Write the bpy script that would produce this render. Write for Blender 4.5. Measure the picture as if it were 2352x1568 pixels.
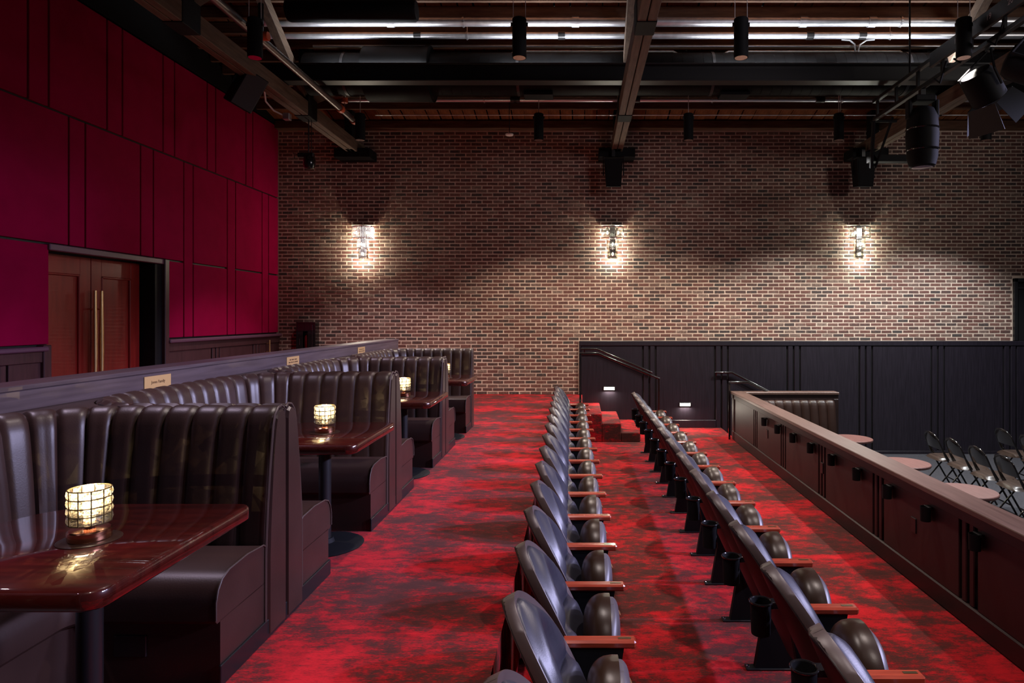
import bpy, math, random
from math import sin, cos, pi, radians as R
from mathutils import Vector, Matrix
random.seed(7)
S = bpy.context.scene
COL = S.collection
for o in list(bpy.data.objects): bpy.data.objects.remove(o, do_unlink=True)

# ------------------------------------------------------------------ camera, world, light, exposure
F, W, H = 1480.0, 2352.0, 1568.0
cd = bpy.data.cameras.new('camera'); cam = bpy.data.objects.new('camera', cd); COL.objects.link(cam)
cd.sensor_width = 36.0; cd.sensor_fit = 'HORIZONTAL'; cd.lens = 36.0 * F / W
cd.shift_x = -(1330 - W / 2) / W; cd.shift_y = -(H / 2 - 727) / W
cd.clip_start = 0.05; cd.clip_end = 100
cam.location = (0, 0, 2.08); cam.rotation_euler = (R(90), 0, 0)
S.camera = cam
wd = bpy.data.worlds.new('world'); S.world = wd; wd.use_nodes = True
wd.node_tree.nodes['Background'].inputs[0].default_value = (0.55, 0.50, 0.72, 1)
wd.node_tree.nodes['Background'].inputs[1].default_value = 0.022
S.view_settings.view_transform = 'Standard'; S.view_settings.look = 'None'
S.view_settings.exposure = 0.0; S.view_settings.gamma = 1.0; S.view_settings.use_curve_mapping = False
S.cycles.use_denoising = True
S.cycles.max_bounces = 6; S.cycles.diffuse_bounces = 3; S.cycles.glossy_bounces = 3
S.cycles.transmission_bounces = 4; S.cycles.transparent_max_bounces = 12
S.cycles.caustics_reflective = False; S.cycles.caustics_refractive = False
S.cycles.sample_clamp_indirect = 4.0

def lamp(kind, name, loc, power, col, target=None, **k):
    d = bpy.data.lights.new(name, kind); d.energy = power; d.color = col
    for a, b in k.items(): setattr(d, a, b)
    o = bpy.data.objects.new(name, d); COL.objects.link(o); o.location = loc
    if target is not None:
        o.rotation_euler = (Vector(target) - Vector(loc)).to_track_quat('-Z', 'Y').to_euler()
    return o
LAV = (0.66, 0.63, 1.0); WARM = (1.0, 0.83, 0.62); COOL = (0.90, 0.95, 1.0)
# stage side wash, hung on the bars over the stage (out of the frame to the right)
for (y, p, ty) in ((1.2, 1300, 2.2), (4.8, 1500, 4.6), (8.0, 900, 7.0)):
    lamp('SPOT', 'stage_wash', (9.2, y, 5.4), p, LAV, (-1.6, ty, 0.6), spot_size=R(50), spot_blend=0.9, shadow_soft_size=0.25)
for (y, p) in ((0.6, 500), (2.6, 3000), (4.6, 3600), (6.6, 2500), (8.4, 2000)):
    lamp('SPOT', 'stage_profile', (9.2, y, 5.4), p, (0.60, 0.60, 1.0), (-0.75, y + 0.7, 0.95), spot_size=R(27), spot_blend=0.8, shadow_soft_size=0.12)
# two wide, dim unseen fill spots, added to brighten the brick wall
lamp('SPOT', 'wall_fill', (8.6, 4.0, 5.2), 300, (1.0, .90, .84), (2.5, 12.1, 2.6), spot_size=R(95), spot_blend=0.9, shadow_soft_size=0.6)
lamp('SPOT', 'wall_fill', (4.4, 3.2, 5.0), 240, (.98, .86, .95), (-2.6, 12.1, 2.8), spot_size=R(80), spot_blend=0.9, shadow_soft_size=0.6)
# house downlights: the two visible rows plus the two rows that go on behind the camera
CANX = (-3.42, -0.63, 1.71, 4.06, 6.36)
for (y, zb) in ((10.07, 4.836), (6.8, 4.81), (3.5, 4.82), (0.3, 4.82)):
    for i, x in enumerate(CANX):
        if y > 9:
            p, c, ang = (380, 490, 520, 700, 880)[i], ((1, .80, .84), (1, .84, .70), (1, .87, .74), (.98, .96, .92), (.92, .96, 1))[i], (92, 110, 110, 112, 112)[i]
        elif y > 6:
            p, c, ang = (200, 300, 320, 320, 340)[i], ((.95, .72, .95), (1, .82, .72), (1, .84, .76), (1, .9, .82), COOL)[i], 76
        else:
            p, c, ang = (180, 250, 260, 290, 340)[i], ((.92, .74, 1), (1, .84, .80), (1, .84, .78), (1, .9, .85), COOL)[i], 76
        lamp('SPOT', 'downlight_beam', (x, y, zb - 0.02), p, c, (x, y, 0), spot_size=R(ang), spot_blend=0.45, shadow_soft_size=0.05)
# work lights lying on top of the steel beam, throwing light up at the pipes
for x in (-2.9, -0.4, 2.6, 4.5):
    lamp('AREA', 'beam_uplight', (x, 9.0, 5.575), 32, (0.93, 0.95, 1.0), (x, 9.2, 7), shape='RECTANGLE', size=1.5, size_y=0.05)

# ------------------------------------------------------------------ materials
MATS = {}
def mat(name, col, rough=0.5, metal=0.0, spec=0.5, coat=0.0, noise=None, bump=None, emit=None, sheen=0.0):
    m = bpy.data.materials.new(name); m.use_nodes = True; nt = m.node_tree; b = nt.nodes['Principled BSDF']
    b.inputs['Base Color'].default_value = (*col, 1); b.inputs['Roughness'].default_value = rough
    b.inputs['Metallic'].default_value = metal; b.inputs['Specular IOR Level'].default_value = spec
    b.inputs['Coat Weight'].default_value = coat; b.inputs['Coat Roughness'].default_value = 0.025
    if emit:
        b.inputs['Emission Color'].default_value = (*emit[0], 1); b.inputs['Emission Strength'].default_value = emit[1]
    if noise:       # (colour2, scale vector, detail, contrast)
        c2, sc, det = noise[:3]
        tc = nt.nodes.new('ShaderNodeTexCoord'); mp = nt.nodes.new('ShaderNodeMapping'); mp.inputs['Scale'].default_value = sc
        nz = nt.nodes.new('ShaderNodeTexNoise'); nz.inputs['Scale'].default_value = 1; nz.inputs['Detail'].default_value = det
        rp = nt.nodes.new('ShaderNodeValToRGB'); rp.color_ramp.elements[0].color = (*col, 1); rp.color_ramp.elements[1].color = (*c2, 1)
        rp.color_ramp.elements[0].position = 0.35; rp.color_ramp.elements[1].position = 0.68
        nt.links.new(tc.outputs['Object'], mp.inputs[0]); nt.links.new(mp.outputs[0], nz.inputs['Vector'])
        nt.links.new(nz.outputs['Fac'], rp.inputs[0]); nt.links.new(rp.outputs[0], b.inputs['Base Color'])
    if bump:        # (scale, strength, distance)
        tc = nt.nodes.new('ShaderNodeTexCoord'); nz = nt.nodes.new('ShaderNodeTexNoise'); nz.inputs['Scale'].default_value = bump[0]; nz.inputs['Detail'].default_value = 3
        bp = nt.nodes.new('ShaderNodeBump'); bp.inputs['Strength'].default_value = bump[1]; bp.inputs['Distance'].default_value = bump[2]
        nt.links.new(tc.outputs['Object'], nz.inputs['Vector']); nt.links.new(nz.outputs['Fac'], bp.inputs['Height']); nt.links.new(bp.outputs[0], b.inputs['Normal'])
    MATS[name] = m
    return m
mat('booth_leather', (.028, .013, .010), .40, spec=.45, noise=((.040, .019, .015), (3, 3, 3), 3), bump=(160, .10, .003))
mat('seat_leather', (.032, .031, .044), .36, bump=(220, .10, .003))  # black leather, lavender of the stage light tinted into the colour
mat('seat_cushion', (.026, .012, .007), .33, spec=.38, bump=(220, .06, .003))
mat('shell_plastic', (.016, .009, .009), .45, spec=.35)  # shell back: same plastic as the edge, shade put into the colour
mat('shell_edge_lit', (.075, .052, .052), .40)  # shell plastic lightened for the light its rim catches
mat('shell_lower', (.085, .075, .085), .40)
mat('arm_wood', (.26, .036, .018), .22, coat=.6, noise=((.36, .055, .025), (6, 60, 60), 3))
mat('table_wood', (.030, .003, .002), .35, spec=.15, coat=1.0, noise=((.062, .006, .004), (3, 26, 10), 4))
MATS['table_wood'].node_tree.nodes['Principled BSDF'].inputs['Coat IOR'].default_value = 1.85
mat('pit_table_wood', (.17, .075, .065), .42, noise=((.22, .10, .09), (30, 4, 4), 3))
mat('cap_wood', (.070, .048, .052), .36, noise=((.105, .075, .080), (50, 2.5, 50), 4))
mat('half_wood', (.016, .006, .006), .48, noise=((.025, .010, .009), (30, 6, 3), 4))
mat('half_cap', (.115, .068, .055), .40, noise=((.165, .10, .082), (60, 3, 30), 4))
mat('dark_panel', (.0095, .0070, .0120), .42, noise=((.017, .013, .021), (90, 90, 3), 2))
mat('dark_wood', (.040, .014, .016), .42, noise=((.060, .022, .025), (30, 30, 4), 4))
mat('groove', (.004, .003, .003), .6)
mat('black_metal', (.008, .008, .009), .38)
mat('black_gloss', (.010, .009, .009), .16, coat=.6)
mat('matte_black', (.005, .005, .006), .7, spec=.2)
mat('duct_black', (.0022, .0022, .0025), .6, spec=.12, bump=(60, .08, .01))
mat('gap_gray', (.030, .027, .034), .8)
mat('red_panel', (.25, .0004, .034), .9, spec=.06, noise=((.28, .0006, .039), (4, 4, 4), 2), bump=(500, .12, .002))
mat('ledge_paint', (.11, .045, .075), .45)
mat('door_wood', (.20, .011, .009), .30, coat=.35, noise=((.28, .021, .015), (14, 14, 2), 5))
mat('brass', (.80, .56, .26), .36, metal=1)
mat('plaque_brass', (.58, .36, .15), .42, metal=.25)
mat('engraving', (.10, .045, .015), .6)
mat('bronze', (.16, .11, .05), .3, metal=.8)
mat('dark_steel', (.20, .175, .165), .36, metal=.8)
mat('copper', (.72, .33, .20), .18, metal=1)
mat('steel', (.62, .63, .66), .30, metal=.9)
mat('galvanised', (.60, .61, .64), .34, metal=.8, noise=((.72, .73, .76), (14, 14, 14), 2))
mat('chrome', (.75, .75, .78), .10, metal=1)
mat('orange_iron', (.55, .10, .035), .45)
mat('red_paint', (.10, .003, .006), .3)
mat('white_plastic', (.75, .73, .70), .5)
mat('cord_white', (.62, .62, .62), .6)
mat('truss_wood', (.085, .055, .038), .75, noise=((.15, .10, .068), (30, 3, 30), 5))
mat('roof_wood', (.12, .038, .014), .85, spec=.2, noise=((.20, .070, .026), (20, 3, 20), 5))
mat('joist_wood', (.075, .038, .024), .85, spec=.2, noise=((.125, .068, .042), (3, 20, 20), 5))
mat('mortar', (.57, .43, .34), .95, noise=((.69, .55, .44), (6, 6, 6), 5), bump=(90, .35, .01))
mat('pit_floor', (.030, .030, .038), .8, noise=((.048, .047, .058), (40, 40, 40), 3))
mat('vinyl_seat', (.055, .036, .028), .30)
mat('chair_frame', (.012, .010, .010), .14, coat=.5)
mat('bulb', (1, .9, .7), .3, emit=((1.0, .90, .70), 4))
mat('lamp_core', (1, .9, .7), .3, emit=((1.0, .86, .60), 10))
mat('step_lens', (1, .9, .8), .3, emit=((1.0, .86, .72), 9))
mat('reflector', (.7, .5, .45), .12, metal=1)
mat('grey_lens', (.35, .38, .45), .1)
mat('number_ink', (.50, .50, .50), .5)
mat('stitch', (.055, .032, .026), .5)

def crystal(name, tint, alpha, trans, cut=0):
    m = bpy.data.materials.new(name); m.use_nodes = True; nt = m.node_tree; nt.nodes.remove(nt.nodes['Principled BSDF'])
    out = nt.nodes['Material Output']
    tr = nt.nodes.new('ShaderNodeBsdfTransparent'); tr.inputs[0].default_value = (*tint, 1)
    gl = nt.nodes.new('ShaderNodeBsdfGlossy'); gl.inputs['Roughness'].default_value = .12
    tl = nt.nodes.new('ShaderNodeBsdfTranslucent'); tl.inputs[0].default_value = (*tint, 1)
    m1 = nt.nodes.new('ShaderNodeMixShader'); m1.inputs[0].default_value = trans
    m2 = nt.nodes.new('ShaderNodeMixShader'); m2.inputs[0].default_value = alpha
    nt.links.new(gl.outputs[0], m1.inputs[1]); nt.links.new(tl.outputs[0], m1.inputs[2])
    nt.links.new(tr.outputs[0], m2.inputs[1]); nt.links.new(m1.outputs[0], m2.inputs[2]); nt.links.new(m2.outputs[0], out.inputs[0])
    if cut:         # cut-glass sparkle painted in as random cells of clear and milky glass
        tc = nt.nodes.new('ShaderNodeTexCoord'); vo = nt.nodes.new('ShaderNodeTexVoronoi'); vo.inputs['Scale'].default_value = cut
        mr = nt.nodes.new('ShaderNodeMapRange'); mr.inputs[3].default_value = .18; mr.inputs[4].default_value = .95
        sp = nt.nodes.new('ShaderNodeSeparateColor'); nt.links.new(tc.outputs['Object'], vo.inputs['Vector']); nt.links.new(vo.outputs['Color'], sp.inputs[0])
        nt.links.new(sp.outputs[0], mr.inputs[0]); nt.links.new(mr.outputs[0], m2.inputs[0])
        m3 = nt.nodes.new('ShaderNodeMapRange'); m3.inputs[3].default_value = 0.0; m3.inputs[4].default_value = trans * 2.2
        nt.links.new(sp.outputs[1], m3.inputs[0]); nt.links.new(m3.outputs[0], m1.inputs[0])
    MATS[name] = m
crystal('crystal', (.97, .96, .92), .20, .02)
crystal('lamp_crystal', (1.0, .93, .78), .58, .12, 170)

BL, BH = .2032, .0678            # brick module on the wall
def brick_material():
    m = bpy.data.materials.new('brick'); m.use_nodes = True; nt = m.node_tree; b = nt.nodes['Principled BSDF']
    N, L = nt.nodes.new, nt.links.new
    g = N('ShaderNodeNewGeometry'); sp = N('ShaderNodeSeparateXYZ'); L(g.outputs['Position'], sp.inputs[0])
    def mth(op, a, v=None, v2=None):
        n = N('ShaderNodeMath'); n.operation = op
        for i, q in enumerate((a, v)):
            if q is None: continue
            if isinstance(q, (int, float)): n.inputs[i].default_value = q
            else: L(q, n.inputs[i])
        return n.outputs[0]
    row = mth('FLOOR', mth('DIVIDE', sp.outputs['Z'], BH))
    odd = mth('MULTIPLY', mth('FLOORED_MODULO', row, 2.0), 0.5)
    colm = mth('FLOOR', mth('ADD', mth('DIVIDE', sp.outputs['X'], BL), odd))
    cv = N('ShaderNodeCombineXYZ'); L(row, cv.inputs[0]); L(colm, cv.inputs[1])
    wn = N('ShaderNodeTexWhiteNoise'); wn.noise_dimensions = '2D'; L(cv.outputs[0], wn.inputs['Vector'])
    nz = N('ShaderNodeTexNoise'); nz.inputs['Scale'].default_value = 26; nz.inputs['Detail'].default_value = 5; L(g.outputs['Position'], nz.inputs['Vector'])
    big = N('ShaderNodeTexNoise'); big.inputs['Scale'].default_value = 1.1; big.inputs['Detail'].default_value = 2; L(g.outputs['Position'], big.inputs['Vector'])
    f = mth('ADD', mth('MULTIPLY', wn.outputs['Value'], .8), mth('MULTIPLY', mth('SUBTRACT', nz.outputs['Fac'], .4), .55))
    rp = N('ShaderNodeValToRGB'); e = rp.color_ramp.elements
    e[0].position = 0.05; e[0].color = (.055, .045, .042, 1); e[1].position = .95; e[1].color = (.27, .19, .145, 1)
    for p, c in ((.22, (.090, .050, .042)), (.40, (.130, .052, .042)), (.62, (.165, .075, .058)), (.80, (.160, .105, .085))):
        x = e.new(p); x.color = (*c, 1)
    L(f, rp.inputs[0]); L(rp.outputs[0], b.inputs['Base Color'])
    # lime smears
    mr = N('ShaderNodeMapRange'); mr.inputs[1].default_value = .60; mr.inputs[2].default_value = .78; mr.inputs[4].default_value = .55
    L(nz.outputs['Fac'], mr.inputs[0]); mx = N('ShaderNodeMix'); mx.data_type = 'RGBA'; mx.inputs['B'].default_value = (.42, .33, .26, 1)
    L(mth('MULTIPLY', mr.outputs[0], mth('MULTIPLY', big.outputs['Fac'], 1.2)), mx.inputs['Factor']); L(rp.outputs[0], mx.inputs['A']); L(mx.outputs['Result'], b.inputs['Base Color'])
    b.inputs['Roughness'].default_value = .88
    bp = N('ShaderNodeBump'); bp.inputs['Strength'].default_value = .5; bp.inputs['Distance'].default_value = .008
    L(nz.outputs['Fac'], bp.inputs['Height']); L(bp.outputs[0], b.inputs['Normal'])
    MATS['brick'] = m
brick_material()

def carpet_material():
    m = bpy.data.materials.new('carpet'); m.use_nodes = True; nt = m.node_tree; b = nt.nodes['Principled BSDF']
    N, L = nt.nodes.new, nt.links.new
    g = N('ShaderNodeNewGeometry')
    def nz(sc, det, rough=.55, seed=0):
        mp = N('ShaderNodeMapping'); mp.inputs['Scale'].default_value = sc; mp.inputs['Location'].default_value = (seed, seed * 1.7, 0)
        n = N('ShaderNodeTexNoise'); n.inputs['Scale'].default_value = 1; n.inputs['Detail'].default_value = det; n.inputs['Roughness'].default_value = rough
        L(g.outputs['Position'], mp.inputs[0]); L(mp.outputs[0], n.inputs['Vector']); return n.outputs['Fac']
    def mth(op, a, v):
        n = N('ShaderNodeMath'); n.operation = op
        for i, q in enumerate((a, v)):
            if isinstance(q, (int, float)): n.inputs[i].default_value = q
            else: L(q, n.inputs[i])
        return n.outputs[0]
    blot = nz((1.35, 1.9, 2), 9, .70, 3.1)
    mid = nz((6, 11, 8), 7, .72, 9.4)
    strk = nz((14, 85, 60), 3, .6, 1.3)
    fine = nz((70, 190, 200), 2, .6, 5.0)
    s = mth('ADD', mth('MULTIPLY', blot, 1.45), mth('MULTIPLY', mid, 1.0))
    s = mth('ADD', s, mth('MULTIPLY', strk, .42)); s = mth('ADD', s, mth('MULTIPLY', fine, .46))
    s = mth('DIVIDE', s, 3.33)
    rp = N('ShaderNodeValToRGB'); e = rp.color_ramp.elements
    e[0].position = .434; e[0].color = (.050, .014, .011, 1); e[1].position = .578; e[1].color = (.50, .007, .013, 1)
    for p, c in ((.474, (.070, .016, .013)), (.500, (.150, .010, .010)), (.532, (.34, .006, .010))):
        x = e.new(p); x.color = (*c, 1)
    L(s, rp.inputs[0]); L(rp.outputs[0], b.inputs['Base Color'])
    b.inputs['Roughness'].default_value = .95; b.inputs['Specular IOR Level'].default_value = .15
    b.inputs['Sheen Weight'].default_value = .06; b.inputs['Sheen Roughness'].default_value = .6; b.inputs['Sheen Tint'].default_value = (1, .5, .5, 1)
    bp = N('ShaderNodeBump'); bp.inputs['Strength'].default_value = .4; bp.inputs['Distance'].default_value = .004
    L(fine, bp.inputs['Height']); L(bp.outputs[0], b.inputs['Normal'])
    MATS['carpet'] = m
carpet_material()

# ------------------------------------------------------------------ mesh helpers
class MB:
    def __init__(s): s.v = []; s.f = []
    def add(s, vs, fs):
        n = len(s.v); s.v += [tuple(p) for p in vs]; s.f += [tuple(i + n for i in f) for f in fs]; return s
    def box(s, x0, x1, y0, y1, z0, z1, b=0.0, M=None):
        cx, cy, cz = (x0 + x1) / 2, (y0 + y1) / 2, (z0 + z1) / 2; hx, hy, hz = abs(x1 - x0) / 2, abs(y1 - y0) / 2, abs(z1 - z0) / 2
        if b <= 0:
            vs = [(cx + i * hx, cy + j * hy, cz + k * hz) for i in (-1, 1) for j in (-1, 1) for k in (-1, 1)]
            fs = [(0, 1, 3, 2), (4, 6, 7, 5), (0, 4, 5, 1), (2, 3, 7, 6), (0, 2, 6, 4), (1, 5, 7, 3)]
        else:
            b = min(b, hx * .95, hy * .95, hz * .95); vs = []; idx = {}
            for i in (-1, 1):
                for j in (-1, 1):
                    for k in (-1, 1):
                        for a in range(3):
                            p = [cx + i * (hx - b), cy + j * (hy - b), cz + k * (hz - b)]
                            p[a] = (cx, cy, cz)[a] + (i, j, k)[a] * (hx, hy, hz)[a]
                            idx[i, j, k, a] = len(vs); vs.append(p)
            fs = []; I = idx
            for q in (-1, 1):
                f = [I[q, -1, -1, 0], I[q, 1, -1, 0], I[q, 1, 1, 0], I[q, -1, 1, 0]]; fs.append(f if q > 0 else f[::-1])
                f = [I[-1, q, -1, 1], I[-1, q, 1, 1], I[1, q, 1, 1], I[1, q, -1, 1]]; fs.append(f if q > 0 else f[::-1])
                f = [I[-1, -1, q, 2], I[1, -1, q, 2], I[1, 1, q, 2], I[-1, 1, q, 2]]; fs.append(f if q > 0 else f[::-1])
            for i in (-1, 1):
                for j in (-1, 1):
                    f = [I[i, j, -1, 0], I[i, j, -1, 1], I[i, j, 1, 1], I[i, j, 1, 0]]; fs.append(f if i * j > 0 else f[::-1])
                    f = [I[i, -1, j, 2], I[i, -1, j, 0], I[i, 1, j, 0], I[i, 1, j, 2]]; fs.append(f if i * j > 0 else f[::-1])
                    f = [I[-1, i, j, 1], I[-1, i, j, 2], I[1, i, j, 2], I[1, i, j, 1]]; fs.append(f if i * j > 0 else f[::-1])
                    for k in (-1, 1):
                        f = [I[i, j, k, 0], I[i, j, k, 1], I[i, j, k, 2]]; fs.append(f if i * j * k > 0 else f[::-1])
        if M is not None: vs = [M @ Vector(p) for p in vs]
        return s.add(vs, fs)
    def tube(s, pts, r, n=8, caps=True):
        pts = [Vector(p) for p in pts]; rings = []
        rr = r if isinstance(r, (list, tuple)) else [r] * len(pts)
        t0 = (pts[1] - pts[0]).normalized(); up = Vector((0, 0, 1)) if abs(t0.z) < .9 else Vector((1, 0, 0))
        a = t0.cross(up).normalized()
        vs = []
        for i, p in enumerate(pts):
            if i == 0: t = t0
            elif i == len(pts) - 1: t = (pts[i] - pts[i - 1]).normalized()
            else: t = ((pts[i + 1] - p).normalized() + (p - pts[i - 1]).normalized()).normalized()
            a = (a - t * a.dot(t)).normalized(); b = t.cross(a)
            vs += [p + (a * cos(2 * pi * k / n) + b * sin(2 * pi * k / n)) * rr[i] for k in range(n)]
        fs = []
        for i in range(len(pts) - 1):
            for k in range(n):
                fs.append((i * n + k, i * n + (k + 1) % n, (i + 1) * n + (k + 1) % n, (i + 1) * n + k))
        if caps: fs.append(tuple(range(n))[::-1]); fs.append(tuple((len(pts) - 1) * n + k for k in range(n)))
        return s.add(vs, fs)
    def lathe(s, prof, n=20, c=(0, 0, 0), M=None, caps=True):
        vs = [(c[0] + r * cos(2 * pi * k / n), c[1] + r * sin(2 * pi * k / n), c[2] + z) for r, z in prof for k in range(n)]
        fs = [(i * n + k, i * n + (k + 1) % n, (i + 1) * n + (k + 1) % n, (i + 1) * n + k) for i in range(len(prof) - 1) for k in range(n)]
        if caps: fs += [tuple(range(n))[::-1], tuple((len(prof) - 1) * n + k for k in range(n))]
        if M is not None: vs = [M @ Vector(p) for p in vs]
        return s.add(vs, fs)
    def prism(s, poly, z0, z1, b=0.0):
        n = len(poly)
        if b <= 0: rings = [(0, z0), (0, z1)]
        else: rings = [(b, z0), (0, z0 + b), (0, z1 - b), (b, z1)]
        vs = []
        for ins, z in rings:
            for i, p in enumerate(poly):
                if ins:
                    p0, p1 = Vector(poly[i - 1]), Vector(poly[(i + 1) % n]); q = Vector(p)
                    d = (p1 - p0).normalized(); nrm = Vector((-d.y, d.x)); q = q + nrm * ins
                    vs.append((q.x, q.y, z))
                else: vs.append((p[0], p[1], z))
        fs = [tuple(range(n))[::-1], tuple((len(rings) - 1) * n + i for i in range(n))]
        for r in range(len(rings) - 1):
            fs += [(r * n + i, r * n + (i + 1) % n, (r + 1) * n + (i + 1) % n, (r + 1) * n + i) for i in range(n)]
        return s.add(vs, fs)
    def slab(s, FR, BK, nu, nv):
        """closed body between two nu x nv grids (front and back) that share an outline"""
        vs = [FR(i / (nu - 1), j / (nv - 1)) for i in range(nu) for j in range(nv)] + [BK(i / (nu - 1), j / (nv - 1)) for i in range(nu) for j in range(nv)]
        o = nu * nv; q = lambda i, j: i * nv + j; fs = []
        for i in range(nu - 1):
            for j in range(nv - 1):
                fs.append((q(i, j), q(i + 1, j), q(i + 1, j + 1), q(i, j + 1))); fs.append((o + q(i, j), o + q(i, j + 1), o + q(i + 1, j + 1), o + q(i + 1, j)))
        for i in range(nu - 1):
            for j, fl in ((0, 0), (nv - 1, 1)):
                f = (q(i, j), o + q(i, j), o + q(i + 1, j), q(i + 1, j)); fs.append(f if not fl else f[::-1])
        for j in range(nv - 1):
            for i, fl in ((0, 1), (nu - 1, 0)):
                f = (q(i, j), o + q(i, j), o + q(i, j + 1), q(i, j + 1)); fs.append(f if not fl else f[::-1])
        return s.add(vs, fs)
    def mesh(s, name, m, smooth=None):
        me = bpy.data.meshes.new(name); me.from_pydata(s.v, [], s.f); me.validate(); me.materials.append(MATS[m])
        if smooth is not None:
            me.polygons.foreach_set('use_smooth', [True] * len(me.polygons)); me.set_sharp_from_angle(angle=R(smooth))
        return me
    def build(s, name, m, parent=None, smooth=None, loc=None):
        return obj(name, s.mesh(name, m, smooth), parent, loc)

def obj(name, me, parent=None, loc=None):
    o = bpy.data.objects.new(name, me); COL.objects.link(o)
    if parent is not None: o.parent = parent
    if loc is not None: o.location = loc
    return o
def tag(o, label, cat, group=None):
    o['label'] = label; o['category'] = cat
    if group: o['group'] = group
    return o
def thing(name, label, cat, loc=(0, 0, 0), rz=0.0, group=None):
    o = bpy.data.objects.new(name, None); COL.objects.link(o); o.location = loc; o.rotation_euler = (0, 0, rz); o.empty_display_size = .1
    return tag(o, label, cat, group)
def struct(o, label=None):
    o['kind'] = 'structure'
    if label: o['label'] = label
    return o
def copy_tree(o, parent=None):
    c = o.copy(); COL.objects.link(c); c.parent = parent
    for ch in KIDS.get(o.name, []): copy_tree(ch, c)
    return c
KIDS = {}
def index_kids():
    KIDS.clear()
    for o in bpy.data.objects:
        if o.parent: KIDS.setdefault(o.parent.name, []).append(o)
def text_mesh(txt, size, m, ext=.0008, align='CENTER'):
    cu = bpy.data.curves.new('lettering', 'FONT'); cu.body = txt; cu.size = size; cu.extrude = ext; cu.align_x = align; cu.align_y = 'CENTER'; cu.resolution_u = 3
    t = bpy.data.objects.new('lettering_source', cu); COL.objects.link(t); bpy.context.view_layer.update()
    me = bpy.data.meshes.new_from_object(t.evaluated_get(bpy.context.evaluated_depsgraph_get())); bpy.data.objects.remove(t, do_unlink=True)
    me.materials.clear(); me.materials.append(MATS[m]); me.name = 'lettering'
    return me
ORD = ['first', 'second', 'third', 'fourth', 'fifth', 'sixth', 'seventh', 'eighth', 'ninth', 'tenth', 'eleventh', 'twelfth', 'thirteenth', 'fourteenth', 'fifteenth']

# ------------------------------------------------------------------ levels: lower seating floor z=0, upper booth floor .62, pit floor -.49
ZU, ZP, YW = 0.62, -0.49, 12.13
EDGE = -0.36          # riser between the upper floor and the seating floor
YS = 10.70            # near side of the stairs
fl = struct(MB().box(-5.9, EDGE, -1.5, YW, ZU - .25, ZU).box(EDGE, 0.06, YS, YW, ZU - .25, ZU).build('floor_upper', 'carpet'), 'red and brown mottled carpet on the upper booth floor')
struct(MB().box(EDGE - .02, EDGE, -1.5, YS, 0, ZU - .25).box(EDGE, .06, YS - .0, YS + .02, 0, ZU - .25).build('riser', 'carpet', fl))
fl2 = struct(MB().box(EDGE, 2.66, -1.5, YW, -.2, 0).build('floor_lower', 'carpet'), 'red mottled carpet on the lower seating floor')
struct(MB().box(2.66, 12, -1.5, YW, ZP - .2, ZP).build('floor_pit', 'pit_floor'), 'dark grey carpet on the sunken floor beside the tables')
# carpeted stairs from the upper floor to the seating floor
st = thing('stairs', 'short flight of red carpeted steps between the brick wall and the seats', 'stairs', (.06, YS, 0))
rise = ZU / 4
for k in range(3):
    z = ZU - rise * (k + 1)
    MB().box(.32 * k, .32 * (k + 1), 0, YW - YS - .05, 0, z, .012).build('step', 'carpet', st)
st2 = thing('stairs', 'steps going down beside the dark wainscot behind the low wall', 'stairs', (2.66, 10.99, ZP))
for k in range(2):
    MB().box(.32 * k, .32 * (k + 1), 0, YW - 10.99 - .05, 0, .49 - .163 * (k + 1), .012).build('step', 'carpet', st2)

# ------------------------------------------------------------------ brick wall
XL, XR = -5.66, 8.16
ZT = 5.58
wall = struct(MB().box(-6.2, 9.6, YW, YW + .25, -.6, ZT).build('wall_back', 'mortar'), 'old brick wall with pale mortar and black, red and tan bricks')
def bricks():
    out = []
    r0, r1 = int(ZU / BH) , int(ZT / BH)
    for r in range(r0, r1):
        z0 = r * BH
        for c in range(int(XL / BL) - 2, int(9.7 / BL) + 1):
            x0 = (c - .5 * (r % 2)) * BL; x1 = x0 + BL
            a, b = max(x0, XL), x1
            lim = 9.58
            if z0 + BH < 1.63 or z0 < 1.62:
                lim = -0.005
            if 1.62 <= z0 < 2.80: lim = min(lim, XR)
            b = min(b, lim)
            if b - a < .05: continue
            out.append((a, b, z0))
    return out
BR = bricks()
def brick_geo(a, b, z0, rnd, ox=0, oz=0):
    g = .0092; j = lambda k: rnd.uniform(-k, k)
    x0, x1, y1, c = a + g + j(.003), b - g + j(.003), -.0045 + j(.002), .004
    zb, zt = z0 + g + j(.0015), z0 + BH - g + j(.0015)
    o = [(x0 + j(.004), 0, zb + j(.002)), (x1 + j(.004), 0, zb + j(.002)), (x1 + j(.004), 0, zt + j(.002)), (x0 + j(.004), 0, zt + j(.002))]
    i = [(o[0][0] + c, y1, o[0][2] + c), (o[1][0] - c, y1, o[1][2] + c), (o[2][0] - c, y1, o[2][2] - c), (o[3][0] + c, y1, o[3][2] - c)]
    vs = [(p[0] - ox, p[1], p[2] - oz) for p in o + i]
    return vs, [(4, 5, 6, 7), (0, 1, 5, 4), (1, 2, 6, 5), (2, 3, 7, 6), (3, 0, 4, 7)]
rb = random.Random(3)
full = [b for b in BR if b[1] - b[0] > BL - .001 and ((b[2] > 1.75) or b[0] > -1.1)]
full.sort(key=lambda b: ((b[0] + .2) / 1.6) ** 2 + ((b[2] - 2.3) / .9) ** 2)
chosen = set(full[:300]); variants = []
for k in range(8):
    m = MB(); m.add(*brick_geo(-BL / 2, BL / 2, -BH / 2, rb)); variants.append(m.mesh('brick', 'brick'))
for i, b in enumerate(full[:300]):
    obj('brick', variants[rb.randrange(8)], wall, ((b[0] + b[1]) / 2, YW, b[2] + BH / 2))
rest = MB()
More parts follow.
